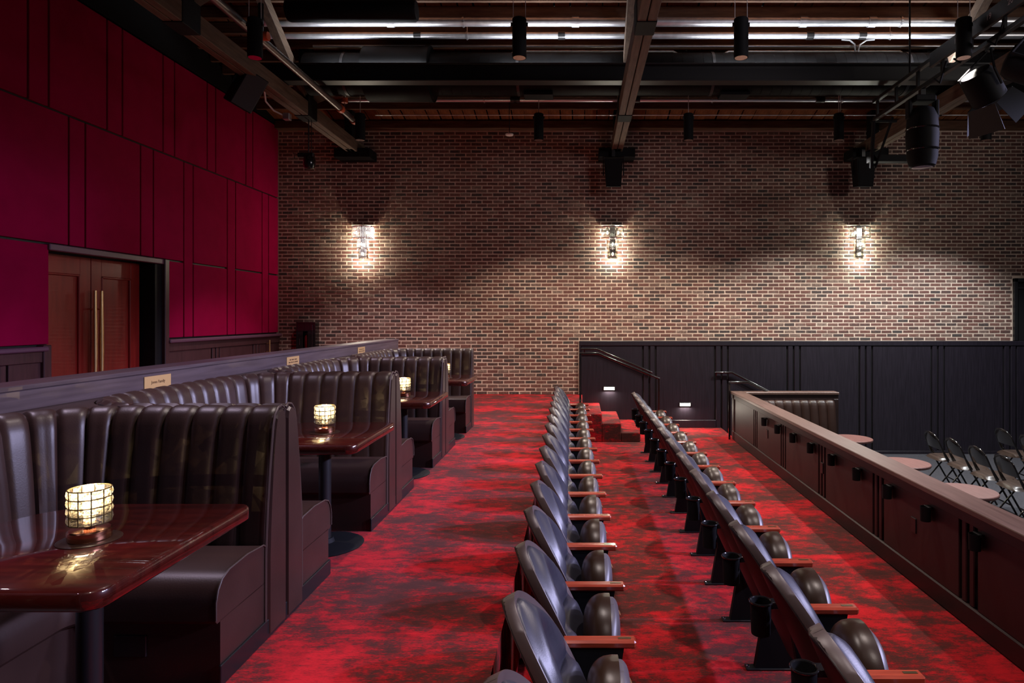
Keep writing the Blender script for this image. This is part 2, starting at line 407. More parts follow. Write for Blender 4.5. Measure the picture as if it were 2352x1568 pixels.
for b in BR:
    if b in chosen: continue
    vs, fs = brick_geo(*b, rb); rest.add([(x, y + YW, z) for x, y, z in vs], fs)
o = rest.build('bricks_beyond', 'brick', wall); o['kind'] = 'stuff'
# the dark opening panel at the right edge of the brick wall
dr = struct(MB().box(XR + .01, 9.5, YW - .02, YW + .02, 1.63, 2.79).build('door_2', 'matte_black'), 'black steel door leaf in the brick wall')
MB().box(XR - .0, XR + .07, YW - .06, YW, 1.63, 2.80, .006).build('jamb', 'black_metal', dr)
MB().box(XR, 9.5, YW - .06, YW, 2.73, 2.80, .006).build('head_rail', 'black_metal', dr)
MB().box(XR + .07, 9.5, YW - .035, YW - .02, 2.60, 2.64, .004).build('rail', 'black_metal', dr)

# ------------------------------------------------------------------ wainscot under the brick wall
wn = struct(MB().box(0, 9.6, YW - .03, YW, ZP, 1.62).build('trim_1', 'groove'), 'black panelled wainscot below the brick wall')
YF = YW - .06
MB().box(-.0, 9.6, YW - .075, YW - .0, 1.535, 1.625, .008).build('top_rail', 'dark_panel', wn)
MB().box(-.0, .035, YW - .07, YW, 0, 1.54, .004).build('end_stile', 'dark_panel', wn)
MB().box(.06, 2.56, YW - .075, YW, 0.0, .145, .006).build('baseboard', 'dark_panel', wn)
MB().box(2.6, 9.6, YW - .075, YW, ZP, ZP + .06, .006).build('baseboard', 'dark_panel', wn)
gx = [1.18 + 1.352 * k for k in range(7)]
x = .04
for gxx in gx:
    MB().box(x, gxx, YF, YW - .02, ZP + .06, 1.535, .005).build('panel', 'dark_panel', wn)
    for k in range(2):
        MB().box(gxx + .03 + .12 * k, gxx + .12 + .12 * k, YF - .006, YW - .02, ZP + .06, 1.535, .008).build('slat', 'dark_panel', wn)
    x = gxx + .27
for (x, z) in ((.565, .735), (1.985, .435)):
    t = thing('step_light', 'glowing recessed step light low on the wainscot, %s the %s steps' % (('above', 'upper carpeted') if x < 1 else ('past', 'lowest red')), 'light', (x, YF - .008, z), group='step lights on the dark wainscot')
    MB().box(-.115, .115, -.004, .012, -.042, .042, .003).build('bezel', 'black_metal', t)
    MB().box(-.098, .098, -.010, .004, -.026, .026, .003).build('lens', 'step_lens', t)
    lamp('AREA', 'step_light_glow', (x, YF - .035, z - .03), 6, (1, .86, .72), (x, YF - .4, z - .6), shape='RECTANGLE', size=.18, size_y=.04)

# ------------------------------------------------------------------ hand rails on the two flights
def rail(label, pts, posts=(), brackets=()):
    t = thing('handrail', label, 'handrail', group='black steel handrails by the steps')
    MB().tube(pts, .019, 10).build('rail', 'black_gloss', t, 40)
    for (x, y, z0, z1) in posts: MB().box(x - .016, x + .016, y - .016, y + .016, z0, z1, .003).build('post', 'black_gloss', t)
    for (x, y, z) in brackets: MB().tube([(x, y, z - .01), (x, y + .03, z - .06), (x, YW - .06, z - .06)], .009, 6).build('bracket', 'black_gloss', t)
rail('black tube handrail fixed to the wainscot above the carpeted steps', [(.03, YW - .12, 1.475), (.34, YW - .12, 1.475), (1.36, YW - .12, 1.04)], brackets=((.10, YW - .12, 1.475), (1.30, YW - .12, 1.065)))
rail('black handrail on two posts at the open side of the carpeted steps', [(0, YS + .06, 1.465), (.32, YS + .06, 1.465), (1.345, YS + .06, 1.045)], posts=((.02, YS + .06, ZU, 1.45), (1.33, YS + .06, 0, 1.04)))
rail('black tube handrail fixed to the wainscot behind the low wall', [(2.53, YW - .12, 1.04), (2.85, YW - .12, 1.04), (3.75, YW - .12, .58)], brackets=((2.56, YW - .12, 1.04), (3.6, YW - .12, .65)))
rail('black handrail on a post at the far end of the low wall', [(2.535, 10.93, .97), (2.86, 10.93, .97), (3.7, 10.93, .55)], posts=((2.55, 10.93, 0, .955), (3.68, 10.93, ZP, .54)))

# ------------------------------------------------------------------ red fabric wall
wl = struct(MB().box(-6.3, XL - .035, -1.5, 6.89, ZU, 5.66).box(-6.3, XL - .035, 8.79, YW, ZU, 5.66).box(-6.3, XL - .035, 6.89, 8.79, 2.83, 5.66).box(-6.3, -5.86, 6.89, 8.79, 2.79, 2.83).build('wall_left', 'groove'), 'deep red fabric panelled wall with black joints')
MB().box(-6.3, XL + .00, -1.5, YW, 5.68, 7.6).build('upper_wall', 'matte_black', wl)
G = .013
def rp(y0, y1, z0, z1):
    MB().box(XL - .036, XL, y0 + G, y1 - G, z0 + G, z1 - G, .004).build('panel', 'red_panel', wl)
def prow(ys, z0, z1):
    for a, b in zip(ys[:-1], ys[1:]): rp(a, b, z0, z1)
prow([2.6, 3.4, 3.66, 4.5, 4.75, 5.55, 5.80, 6.62, 6.88, 7.73, 7.99, 8.77, 9.02, 9.81, 10.04, 10.95, 11.18, YW - .0], 4.31, 5.66)
prow([2.6, 3.55, 3.80, 4.75, 5.0, 5.98, 6.22, 7.15, 7.39, 8.32, 8.57, 9.23], 2.86, 4.31)
for a, b in ((9.455, 10.37), (10.62, 11.51), (11.75, YW)): rp(a, b, 2.86, 4.31); rp(a, b, 1.775, 2.86)
for a, b in ((9.23, 9.455), (10.37, 10.62), (11.51, 11.75)): rp(a, b, 1.775, 4.31)
rp(8.79, 9.23, 1.775, 2.86)
rp(4.4, 6.89, 1.775, 2.86); rp(2.6, 4.4, 1.775, 2.86)
for a, b in ((2.6, 6.80), (8.82, YW)):
    MB().box(XL - .03, XL + .075, a, b, 1.715, 1.765, .012).build('dado_rail', 'ledge_paint', wl)
    MB().box(XL - .03, XL + .03, a, b, 1.60, 1.72, .005).build('frieze', 'dark_wood', wl)
    MB().box(XL - .03, XL + .03, a, b, ZU, ZU + .14, .005).build('baseboard', 'dark_wood', wl)
def wains(a, b):
    y = a
    while y < b - .05:
        e = min(y + 1.02, b); MB().box(XL - .03, XL + .012, y, e, ZU + .14, 1.60, .004).build('panel', 'dark_wood', wl); y = e + .03
        for k in range(2):
            if y < b - .1: MB().box(XL - .03, XL + .018, y, y + .075, ZU + .14, 1.60, .008).build('slat', 'dark_wood', wl); y += .105
wains(8.87, YW); wains(2.6, 6.76)
MB().box(XL - .04, XL + .05, 8.74, 8.83, ZU, 2.86, .008).build('casing', 'dark_wood', wl)
MB().box(XL - .04, XL + .05, 6.76, 6.86, ZU, 1.78, .008).build('casing', 'dark_wood', wl)
MB().box(XL - .04, XL + .03, 6.86, 8.83, 2.79, 2.86, .008).build('casing', 'ledge_paint', wl)
MB().box(-5.86, XL - .0, 8.60, 8.74, ZU, 2.80).build('jamb', 'matte_black', wl)
# double door
dd = struct(thing('door_1', '', 'door'), 'pair of dark red polished wooden doors with long brass pulls'); del dd['category']
XD = -5.84
for (y0, y1) in ((6.87, 7.705), (7.715, 8.56)):
    lf = MB().box(XD - .05, XD - .018, y0, y1, ZU + .01, 2.78).build('door_leaf', 'door_wood', dd)
    sw = .165
    MB().box(XD - .03, XD, y0, y0 + sw, ZU + .01, 2.78, .003).build('stile', 'door_wood', lf); MB().box(XD - .03, XD, y1 - sw, y1, ZU + .01, 2.78, .003).build('stile', 'door_wood', lf)
    MB().box(XD - .03, XD, y0 + sw, y1 - sw, 2.57, 2.78, .003).build('rail', 'door_wood', lf); MB().box(XD - .03, XD, y0 + sw, y1 - sw, ZU + .01, ZU + .30, .003).build('rail', 'door_wood', lf)
    m = MB()
    for (a, b, c, d) in ((y0 + sw, y0 + sw + .022, ZU + .30, 2.57), (y1 - sw - .022, y1 - sw, ZU + .30, 2.57), (y0 + sw, y1 - sw, 2.548, 2.57), (y0 + sw, y1 - sw, ZU + .30, ZU + .322)):
        m.box(XD - .02, XD + .008, a, b, c, d, .006)
    m.build('moulding', 'door_wood', lf)
    yh = y1 - .045 if y0 < 7 else y0 + .05
    h = MB().lathe([(.014, 1.05), (.022, 1.35), (.028, 1.65), (.025, 1.95), (.020, 2.22), (.019, 2.39)], 12, (XD + .085, yh, 0)).build('pull_handle', 'brass', lf, 40)
    for z in (1.36, 2.17): MB().tube([(XD, yh, z), (XD + .085, yh, z)], .008, 8).build('standoff', 'brass', h, 40)
tag(MB().tube([(0, 0, 0), (0, 0, .26)], .014, 10).tube([(0, 0, .20), (-.06, 0, .20)], .008, 8).tube([(0, 0, .05), (-.06, 0, .05)], .008, 8).build('pull_handle', 'brass', None, 40, (XL + .08, 11.62, 1.40)), 'slim brass pull on the last dark panel beside the brick wall', 'handle')

# ------------------------------------------------------------------ roof: deck boards, joists, wall plate
RM = .2
def roof_z(y): return 5.72 + RM * (12.1 - y)
cl = struct(MB().add([(-6.3, -1.5, roof_z(-1.5) + .06), (12, -1.5, roof_z(-1.5) + .06), (12, YW + .3, roof_z(YW + .3) + .06), (-6.3, YW + .3, roof_z(YW + .3) + .06)], [(0, 1, 2, 3)]).build('ceiling', 'matte_black'), 'dark timber roof with orange deck boards and joists')
pm = []
for k in range(4):
    w = .19 + .008 * k
    pm.append(MB().add([(0, 6.5, roof_z(6.5)), (w, 6.5, roof_z(6.5)), (w, YW, roof_z(YW)), (0, YW, roof_z(YW)), (0, 6.5, roof_z(6.5) + .03), (w, 6.5, roof_z(6.5) + .03), (w, YW, roof_z(YW) + .03), (0, YW, roof_z(YW) + .03)],
            [(0, 3, 2, 1), (4, 5, 6, 7), (0, 1, 5, 4), (1, 2, 6, 5), (2, 3, 7, 6), (3, 0, 4, 7)]).mesh('plank', 'roof_wood'))
x = -5.66
while x < 9.2:
    obj('plank', pm[random.randrange(4)], cl, (x, 0, random.uniform(0, .012))); x += .222
jm = MB().box(-5.66, 9.4, -.028, .028, -.15, .0).mesh('joist', 'joist_wood')
y = 6.9
while y < 11.1:
    obj('joist', jm, cl, (0, y, roof_z(y) - .005)); y += .335
obj('joist', jm, cl, (0, 11.32, roof_z(11.32) - .005))
MB().box(-5.66, 9.4, YW - .16, YW + .1, ZT, ZT + .145, .008).build('wall_plate', 'joist_wood', cl)
MB().box(-5.66, 9.4, YW - .02, YW + .1, ZT + .145, 6.0).build('gable_infill', 'roof_wood', cl)

# ------------------------------------------------------------------ roof trusses
TX = (-4.13, .69, 5.30)
TN = ('beside the red wall', 'in the middle of the brick wall', 'by the lighting bar')
for i, tx in enumerate(TX):
    t = thing('roof_truss', 'old timber roof truss running to the brick wall, %s' % TN[i], 'truss', (tx, YW, 5.08), group='timber roof trusses')
    for sx in (-1, 1): MB().box(sx * .052 - .046, sx * .052 + .046, -11.5, .0 + .02, 0, .21, .006).build('bottom_chord', 'truss_wood', t)
    for yy in (-2.38, -5.43):
        MB().box(-.075, .075, yy - .09, yy + .09, .21, 6.9 - 5.08 + (0 if yy < -4 else -.62)).build('post', 'matte_black', t)
        m = MB().box(-.105, .105, yy - .16, yy + .16, -.01, .30, .005)
        m.build('gusset_plate', 'matte_black', t)
    def brace(y0, z0, y1, z1, mt='truss_wood'):
        L_ = math.hypot(y1 - y0, z1 - z0); a = math.atan2(z1 - z0, y1 - y0)
        M = Matrix.Translation((0, y0, z0)) @ Matrix.Rotation(a, 4, 'X')
        MB().box(-.06, .06, 0, L_, -.075, .075, .005, M).build('diagonal_brace', mt, t)
    brace(-2.45, .30, -4.1, 1.40); brace(-2.30, .30, -1.2, .85); brace(-5.35, .30, -4.1, 1.40)
    # end bearing: dark steel saddle under the chord at the wall
    MB().box(-.33, .33, -.42, -.02, -.10, .07, .008).build('bearing_saddle', 'matte_black', t)
    MB().box(-.07, .07, -.60, -.40, .0, .70, .006).build('end_post', 'matte_black', t)

# ------------------------------------------------------------------ steel beam, ducts, pipes
b = thing('steel_beam', 'black steel beam crossing the room above the seats', 'beam', (0, 8.87, 5.295))
MB().box(-4.45, 5.95, -.09, .09, 0, .022, .003).build('flange', 'black_metal', b); MB().box(-4.45, 5.95, -.09, .09, .225, .247, .003).build('flange', 'black_metal', b)
MB().box(-4.45, 5.95, -.008, .008, .022, .225).build('web', 'black_metal', b)
d = thing('air_duct', 'long round black air duct behind the steel beam', 'duct', (0, 9.42, 5.62))
RY = Matrix.Rotation(R(90), 4, 'Y')
def hcyl(x0, x1, r, n=28, c=(0, 0)):
    return MB().lathe([(r, x0), (r, x1)], n, (0, 0, 0), Matrix.Translation((0, c[0], c[1])) @ RY)
hcyl(-3.95, 6.6, .295).build('duct_run', 'duct_black', d, 40)
m = MB()
for k in range(60):
    xx = -2.0 + .145 * k
    m.add(*(lambda q: (q.v, q.f))(hcyl(xx, xx + .008, .298, 28)))
m.build('spiral_seam', 'duct_black', d, 40)
hcyl(-3.09, -2.16, .385).build('silencer', 'duct_black', d, 40)
hcyl(-2.20, -2.14, .395).build('collar', 'duct_black', d, 40)
for xx in (-3.4, -.9, 1.9, 4.7): hcyl(xx, xx + .04, .305).build('strap', 'black_metal', d, 40)
for xx in (-.8, 2.05): MB().box(xx, xx + .42, -.12, .12, -.335, -.285, .004).build('diffuser', 'matte_black', d)
tag(MB().lathe([(.13, -3.75), (.14, -3.72), (.14, -2.12), (.12, -2.09)], 24, (0, 0, 0), Matrix.Translation((0, 8.30, 6.02)) @ RY).build('air_duct', 'duct_black', None, 40), 'short dark duct close under the roof by the red wall', 'duct')
PIPES = [('main_pipe', 8.92, 6.16, .062, -4.5, 7.2, 'thick galvanised pipe highest under the roof'), ('sprinkler_main', 9.22, 6.10, .046, -4.5, 7.4, 'second galvanised pipe just below the thickest one'),
         ('conduit', 9.45, 6.045, .016, -3.9, 7.4, 'thin straight silver conduit over the black duct'), ('conduit', 9.52, 6.00, .013, -1.1, 1.55, 'thin silver conduit with bent ends at the timber truss'), ('conduit', 9.52, 6.00, .013, 2.05, 4.9, 'thin silver conduit with bent ends near the lighting bar'),
         ('back_pipe', 10.9, 5.745, .038, -3.9, 7.4, 'grey pipe under the roof between the duct and the brick wall'), ('slim_pipe', 10.6, 5.80, .016, -3.9, 7.4, 'slim silver pipe close behind the black duct'), ('thin_rod', 10.75, 5.44, .007, -3.4, 7.4, 'thin taut rod below the grey pipe near the brick wall')]
for i, (n, y, z, r, x0, x1, lab) in enumerate(PIPES):
    t = thing(n, lab, 'pipe', (0, y, z), group='pipes under the roof')
    if i in (3, 4): MB().tube([(x0, 0, -.09), (x0 + .16, 0, 0), (x1 - .16, 0, 0), (x1, 0, -.09)], r, 8).build('tube', 'galvanised', t, 40)
    else: MB().tube([(x0, 0, 0), (x1, 0, 0)], r, 16).build('tube', 'galvanised' if i != 5 else 'steel', t, 40)
    if r > .03:
        for xx in (-2.66 + .3 * i, -.1 - .2 * i, .93, 3.05 + .2 * i, 4.0):
            c = MB().tube([(xx, 0, 0), (xx + .10, 0, 0)], r + .012, 14).build('coupling', 'black_metal' if i else 'galvanised', t, 40)
        for xx in (-1.6, 2.25, 4.45):
            MB().tube([(xx, 0, -r - .02), (xx, 0, .25)], .006, 6).tube([(xx - .012, 0, 0), (xx + .012, 0, 0)], r + .01, 12).build('hanger', 'steel', t)
for s in (-1, 1):
    pass
cy = thing('conduit_bend', 'two curved silver conduits meeting in a V above the duct', 'conduit', (4.05, 9.40, 6.0))
MB().tube([(-.22, 0, .12), (-.10, 0, .11), (-.03, 0, .05), (-.02, 0, -.06)], .013, 8).build('tube', 'galvanised', cy, 40); MB().tube([(.26, 0, .12), (.14, 0, .11), (.04, 0, .04), (.02, 0, -.06)], .013, 8).build('tube', 'galvanised', cy, 40)
sp = thing('sprinkler_pipe', 'steel sprinkler pipe with orange couplings running along the truss by the red wall', 'pipe', (-3.58, 5.0, 5.20))
MB().tube([(0, 0, 0), (0, 5.35, 0)], .045, 14).build('tube', 'dark_steel', sp, 40)
for yy in (4.62, 5.20): MB().tube([(0, yy, 0), (0, yy + .09, 0)], .060, 12).build('coupling', 'orange_iron', sp, 40)
MB().tube([(0, 2.25, .045), (0, 2.25, .4)], .03, 10).build('riser_nipple', 'black_metal', sp, 40)
MB().tube([(.0, 2.22, .02), (.10, 2.22, .02)], .05, 10).build('tee', 'orange_iron', sp, 40)
vd = thing('sprinkler_drop', 'orange iron fittings on a short white nipple below the duct end', 'pipe', (-3.62, 9.95, 5.35))
for z0, z1, r, mt, nm in ((.22, .34, .05, 'orange_iron', 'upper_elbow'), (.10, .22, .022, 'white_plastic', 'nipple'), (.03, .10, .048, 'orange_iron', 'tee')):
    MB().tube([(0, 0, z0), (0, 0, z1)], r, 10).build(nm, mt, vd, 40)
MB().tube([(0, 0, .30), (.06, 0, .38), (.06, 0, .50)], .035, 10).build('elbow', 'orange_iron', vd, 40)
MB().tube([(0, 0, -.12), (0, 0, .03)], .008, 6).build('drop_rod', 'steel', vd)
jb = thing('junction_box', 'small grey electrical box hanging by a conduit under the truss by the red wall', 'electrical box', (-4.10, 9.05, 4.88))
MB().box(-.045, .045, -.045, .045, -.04, .05, .005).build('housing', 'steel', jb)
MB().tube([(-.04, 0, .02), (-.14, -.1, .06), (-.18, -.25, .14), (-.10, -.45, .21)], .012, 8).build('conduit', 'cord_white', jb, 40)

# ------------------------------------------------------------------ pendant downlights
CANN = ('closest to the red wall', 'second from the red wall', 'third from the red wall', 'fourth from the red wall', 'farthest from the red wall')
def can(x, y, zb, label, group, wires):
    t = thing('pendant_downlight', label, 'pendant light', (x, y, zb), group=group)
    MB().lathe([(.070, .004), (.075, 0), (.075, .405), (.068, .412)], 24).build('housing', 'matte_black', t, 40)
    MB().lathe([(.066, -.001), (.062, .004), (.040, .03), (.02, .035)], 20).build('reflector', 'reflector', t, 40)
    for dx in wires: MB().tube([(dx, 0, .41), (dx * .9, 0, roof_z(y) - zb - .02)], .0035 if y < 9 else .005, 6).build('suspension_wire', 'cord_white', t)
    m = MB()
    for dx in (-.082, .082): m.box(dx - .009, dx + .009, -.012, .012, .33, .37, .003)
    m.build('bracket', 'black_metal', t)
for i, x in enumerate(CANX):
    can(x, 10.07, 4.836, 'black cylinder pendant light in the row near the brick wall, ' + CANN[i], 'pendant lights near the brick wall', (0, .03) if i == 3 else (0,))
for i, x in enumerate(CANX[:4]):
    can(x, 6.8, 4.81, 'larger black cylinder pendant in front of the steel beam, ' + ('closest to the red wall', 'second from the red wall', 'third from the red wall', 'beside the lighting bar')[i], 'pendant lights in front of the steel beam', (-.065, .065))

# ------------------------------------------------------------------ crystal wall lights
SXS = (-4.06, .63, 5.26)
SN = ('nearest to the red panelled wall', 'in the middle of the brick wall', 'farthest from the red panelled wall')
def sconce():
    t = thing('wall_sconce', '', 'wall light', (0, 0, 0), group='crystal wall lights on the brick wall')
    def half(r, ry, n): return [(r * cos(pi * k / n + pi), ry * sin(pi * k / n + pi)) for k in range(n + 1)]
    for (r, ry, z0, z1, n) in ((.20, .13, .38, .60, 20), (.105, .08, .19, .38, 11), (.062, .055, 0, .19, 7)):
        for (px, py) in half(r, ry, n):
            MB().tube([(px, py - .02, z0), (px, py - .02, z1)], .0095, 6).build('crystal_rod', 'crystal', t)
        for z in (z0 + .01, z1 - .005): MB().tube([(px, py - .02, z) for px, py in half(r + .004, ry + .004, 14)], .006, 6).build('hoop', 'chrome', t, 40)
    MB().prism([(px, py - .02) for px, py in half(.205, .135, 16)], .600, .612).build('top_plate', 'chrome', t)
    MB().box(-.05, .05, -.022, -.002, .05, .60, .004).build('backplate', 'chrome', t)
    for (x, y, z) in ((-.10, -.075, .48), (.10, -.075, .48), (0, -.07, .27), (0, -.055, .09)):
        MB().lathe([(.004, -.03), (.017, -.015), (.018, .01), (.006, .03)], 10, (x, y, z)).build('bulb', 'bulb', t, 60)
    return t
sc0 = sconce(); index_kids()
for i, x in enumerate(SXS):
    o = sc0 if i == 0 else copy_tree(sc0)
    o.location = (x, YW - .012, 3.165); o['label'] = 'three-tier crystal rod wall light, ' + SN[i]
    c = ((1, .90, .72), (1, .94, .78), (.97, 1, .86))[i]
    for (dx, dy, dz, p) in ((-.10, -.125, .48, 8), (.10, -.125, .48, 8), (0, -.15, .27, 9), (0, -.17, -.015, 16)):
        lamp('POINT', 'sconce_glow', (x + dx, YW + dy, 3.165 + dz), p, c, shadow_soft_size=0.0)

# ------------------------------------------------------------------ speakers, moving heads, lighting bar, detector, extinguisher
def wash_speaker(x, lab):
    t = thing('wall_speaker', lab, 'speaker', (x, 11.62, 4.40), group='black speakers hung in front of the brick wall')
    MB().add([(-.13, -.12, 0), (.13, -.12, 0), (.13, .12, .04), (-.13, .12, .04), (-.165, -.14, .50), (.165, -.14, .50), (.165, .14, .50), (-.165, .14, .50)], [(0, 3, 2, 1), (4, 5, 6, 7), (0, 1, 5, 4), (1, 2, 6, 5), (2, 3, 7, 6), (3, 0, 4, 7)]).build('cabinet', 'matte_black', t)
    MB().add([(-.115, -.126, .03), (.115, -.126, .03), (.145, -.146, .46), (-.145, -.146, .46)], [(0, 1, 2, 3)]).build('grille', 'matte_black', t)
    MB().tube([(-.18, 0, .22), (-.185, 0, .56), (.185, 0, .56), (.18, 0, .22)], .012, 6).build('yoke', 'black_metal', t)
    MB().box(-.03, .03, -.03, .03, .56, .70).build('hanger', 'black_metal', t)
wash_speaker(.62, 'tapered black speaker below the middle truss end'); wash_speaker(5.12, 'tapered black speaker below the truss by the lighting bar')
ls = thing('loudspeaker', 'black loudspeaker tilted below the truss by the red wall', 'speaker', (-4.22, 8.15, 4.95))
M = Matrix.Rotation(R(30), 4, 'Y') @ Matrix.Rotation(R(-40), 4, 'Z')
MB().box(-.135, .135, -.13, .15, -.235, .235, .010, M).build('cabinet', 'matte_black', ls)
MB().box(.128, .142, -.12, .14, -.225, .225, .004, M).build('grille', 'gap_gray', ls)
MB().tube([M @ Vector((-.05, -.15, 0)), M @ Vector((-.05, -.16, .16)), (-.0, .0, .30)], .018, 8).build('yoke', 'black_metal', ls)
mh = thing('moving_camera', 'small black camera head hanging on a rod in front of the bricks', 'camera', (-4.10, 9.8, 4.32))
MB().lathe([(.03, .0), (.07, .015), (.088, .07), (.088, .15), (.07, .20), (.03, .215)], 18).build('dome', 'black_gloss', mh, 40)
MB().box(-.17, .07, -.04, .04, .18, .245, .006).build('clamp', 'black_metal', mh); MB().tube([(-.012, 0, .24), (-.012, 0, .78)], .010, 6).build('rod', 'black_metal', mh); MB().tube([(.03, 0, .24), (.03, 0, .78)], .005, 6).build('cable', 'black_metal', mh)
MB().tube([(-.18, -.01, .22), (-.24, -.01, .25), (-.22, -.01, .16)], .006, 6).build('lead', 'black_metal', mh)
sd = thing('ceiling_detector', 'small white round detector hanging in front of the brick wall', 'detector', (-1.20, 11.1, 5.21))
MB().lathe([(.03, -.02), (.065, -.01), (.07, .012), (.03, .022)], 18).build('housing', 'white_plastic', sd, 40); MB().tube([(0, 0, .02), (0, 0, .68)], .007, 6).build('stem', 'black_metal', sd)
# lighting bar
lb = thing('lighting_bar', 'black ladder lighting bar with circuit numbers running along the room', 'lighting bar', (4.26, 9.3, 4.92))
MB().box(-.03, .03, -6.6, 0, .235, .285, .004).build('top_rail', 'black_metal', lb); MB().box(-.03, .03, -6.6, 0, -.02, .03, .004).build('bottom_rail', 'black_metal', lb)
for k in range(12): MB().box(-.015, .015, -.10 - .55 * k - .02, -.10 - .55 * k + .02, .03, .235).build('rung', 'black_metal', lb)
MB().box(-.075, -.03, -5.6, -1.6, .13, .30, .006).build('connector_strip', 'black_metal', lb)
for n, y in (('18', -2.15), ('19', -2.72), ('20', -3.05), ('21', -3.38)):
    o = obj('circuit_number', text_mesh(n, .085, 'number_ink'), lb, (-.0765, y, .22)); o.rotation_euler = (R(90), 0, R(-90))
for y in (-1.0, -3.6): MB().tube([(0, y, .28), (0, y, 1.25)], .012, 6).build('drop_rod', 'black_metal', lb)
for (y, dz) in ((-1.9, -.02), (-2.3, .06), (-2.9, .0)): MB().tube([(-.04, y, .1), (-.06, y + .1, dz - .1), (-.04, y + .25, dz)], .012, 6).build('cable', 'matte_black', lb)
br = thing('drop_frame', 'black angled drop frame at the far end of the lighting bar', 'bracket', (4.65, 9.45, 4.35))
MB().tube([(-.39, -.135, .56), (-.16, .45, .02)], .028, 6).build('strut', 'matte_black', br); MB().tube([(-.10, -.1, .62), (-.10, .45, .02)], .02, 6).build('strut', 'matte_black', br); MB().box(-.2, .55, .38, .52, .10, .20).build('cross_bar', 'matte_black', br); MB().tube([(-.42, -.115, .56), (-.05, -.115, .56)], .02, 6).build('clamp', 'matte_black', br)
mv = thing('moving_light', 'tall black barrel shaped moving light below the lighting bar', 'stage light', (4.26, 8.0, 3.93))
MB().lathe([(.12, 0), (.15, .02), (.175, .12), (.19, .40), (.175, .62), (.13, .72), (.09, .74)], 22).build('barrel', 'matte_black', mv, 40)
MB().lathe([(.02, -.012), (.11, -.006), (.125, .004)], 20).build('lens', 'grey_lens', mv, 40)
for sx in (-1, 1): MB().box(sx * .165 - .025, sx * .165 + .025, -.05, .05, .60, .84, .012).build('yoke_arm', 'matte_black', mv)
MB().box(-.13, .13, -.10, .10, .80, .88, .015).build('base', 'matte_black', mv); MB().box(-.03, .03, -.03, .03, .88, .965).build('clamp', 'black_metal', mv)
for z in (.2, .46): MB().lathe([(.192, z), (.196, z + .01), (.192, z + .02)], 22).build('fin', 'black_gloss', mv, 40)
def fresnel(lab, loc, rx, rz):
    t = thing('barn_door_light', lab, 'stage light', loc, group='stage lights with barn doors on the lighting bar')
    M = Matrix.Rotation(R(rz), 4, 'Z') @ Matrix.Rotation(R(rx), 4, 'Y')
    MB().lathe([(.12, -.02), (.17, .0), (.17, .26), (.14, .32), (.06, .34)], 18, (0, 0, 0), M).build('housing', 'matte_black', t, 40)
    MB().lathe([(.02, -.022), (.10, -.026), (.118, -.018)], 18, (0, 0, 0), M).build('lens', 'grey_lens', t, 40)
    for k in range(4):
        K = M @ Matrix.Rotation(pi / 2 * k, 4, 'Z')
        MB().add([K @ Vector(p) for p in ((-.15, .16, -.01), (.15, .16, -.01), (.20, .27, -.26), (-.20, .27, -.26), (-.15, .163, -.006), (.15, .163, -.006), (.20, .274, -.258), (-.20, .274, -.258))], [(0, 1, 2, 3), (7, 6, 5, 4), (0, 4, 5, 1), (1, 5, 6, 2), (2, 6, 7, 3), (3, 7, 4, 0)]).build('barn_door', 'black_metal', t)
    MB().tube([M @ Vector((0, -.19, .12)), M @ Vector((0, -.2, .3)), (0, -.02, .52), (0, .02, .52), M @ Vector((0, .2, .3)), M @ Vector((0, .19, .12))], .014, 6).build('yoke', 'matte_black', t)
    MB().box(-.03, .03, -.03, .03, .50, .535).build('clamp', 'black_metal', t)
fresnel('black stage light with barn doors tilted towards the brick wall', (4.30, 6.75, 4.36), -40, 20)
fresnel('black stage light with barn doors closest to the camera end of the bar', (4.30, 5.95, 4.36), -62, -30)
fe = thing('extinguisher_cabinet', 'black cabinet holding a red fire extinguisher on the brick wall', 'cabinet', (-5.07, YW - .02, 1.45))
m = MB().box(-.18, .18, -.02, .0, 0, .53).box(-.18, -.15, -.16, 0, 0, .53, .004).box(.15, .18, -.16, 0, 0, .53, .004).box(-.15, .15, -.16, 0, .50, .53, .004).box(-.15, .15, -.16, 0, 0, .03, .004)
m.build('case', 'black_gloss', fe); MB().box(-.15, -.055, -.155, -.145, .03, .50).box(.035, .15, -.155, -.145, .03, .50).box(-.055, .035, -.155, -.145, .36, .50).build('door', 'black_gloss', fe); MB().tube([(.125, -.165, .05), (.125, -.165, .48)], .005, 6).build('door_edge', 'chrome', fe); MB().tube([(-.11, -.165, .10), (-.11, -.165, .22)], .007, 6).build('handle', 'chrome', fe)
ex = MB().lathe([(.035, .03), (.045, .05), (.045, .24), (.03, .28), (.014, .30)], 14, (-.01, -.08, 0)).build('extinguisher', 'red_paint', fe, 40); MB().box(-.035, .03, -.10, -.06, .30, .33).build('valve', 'black_metal', ex)

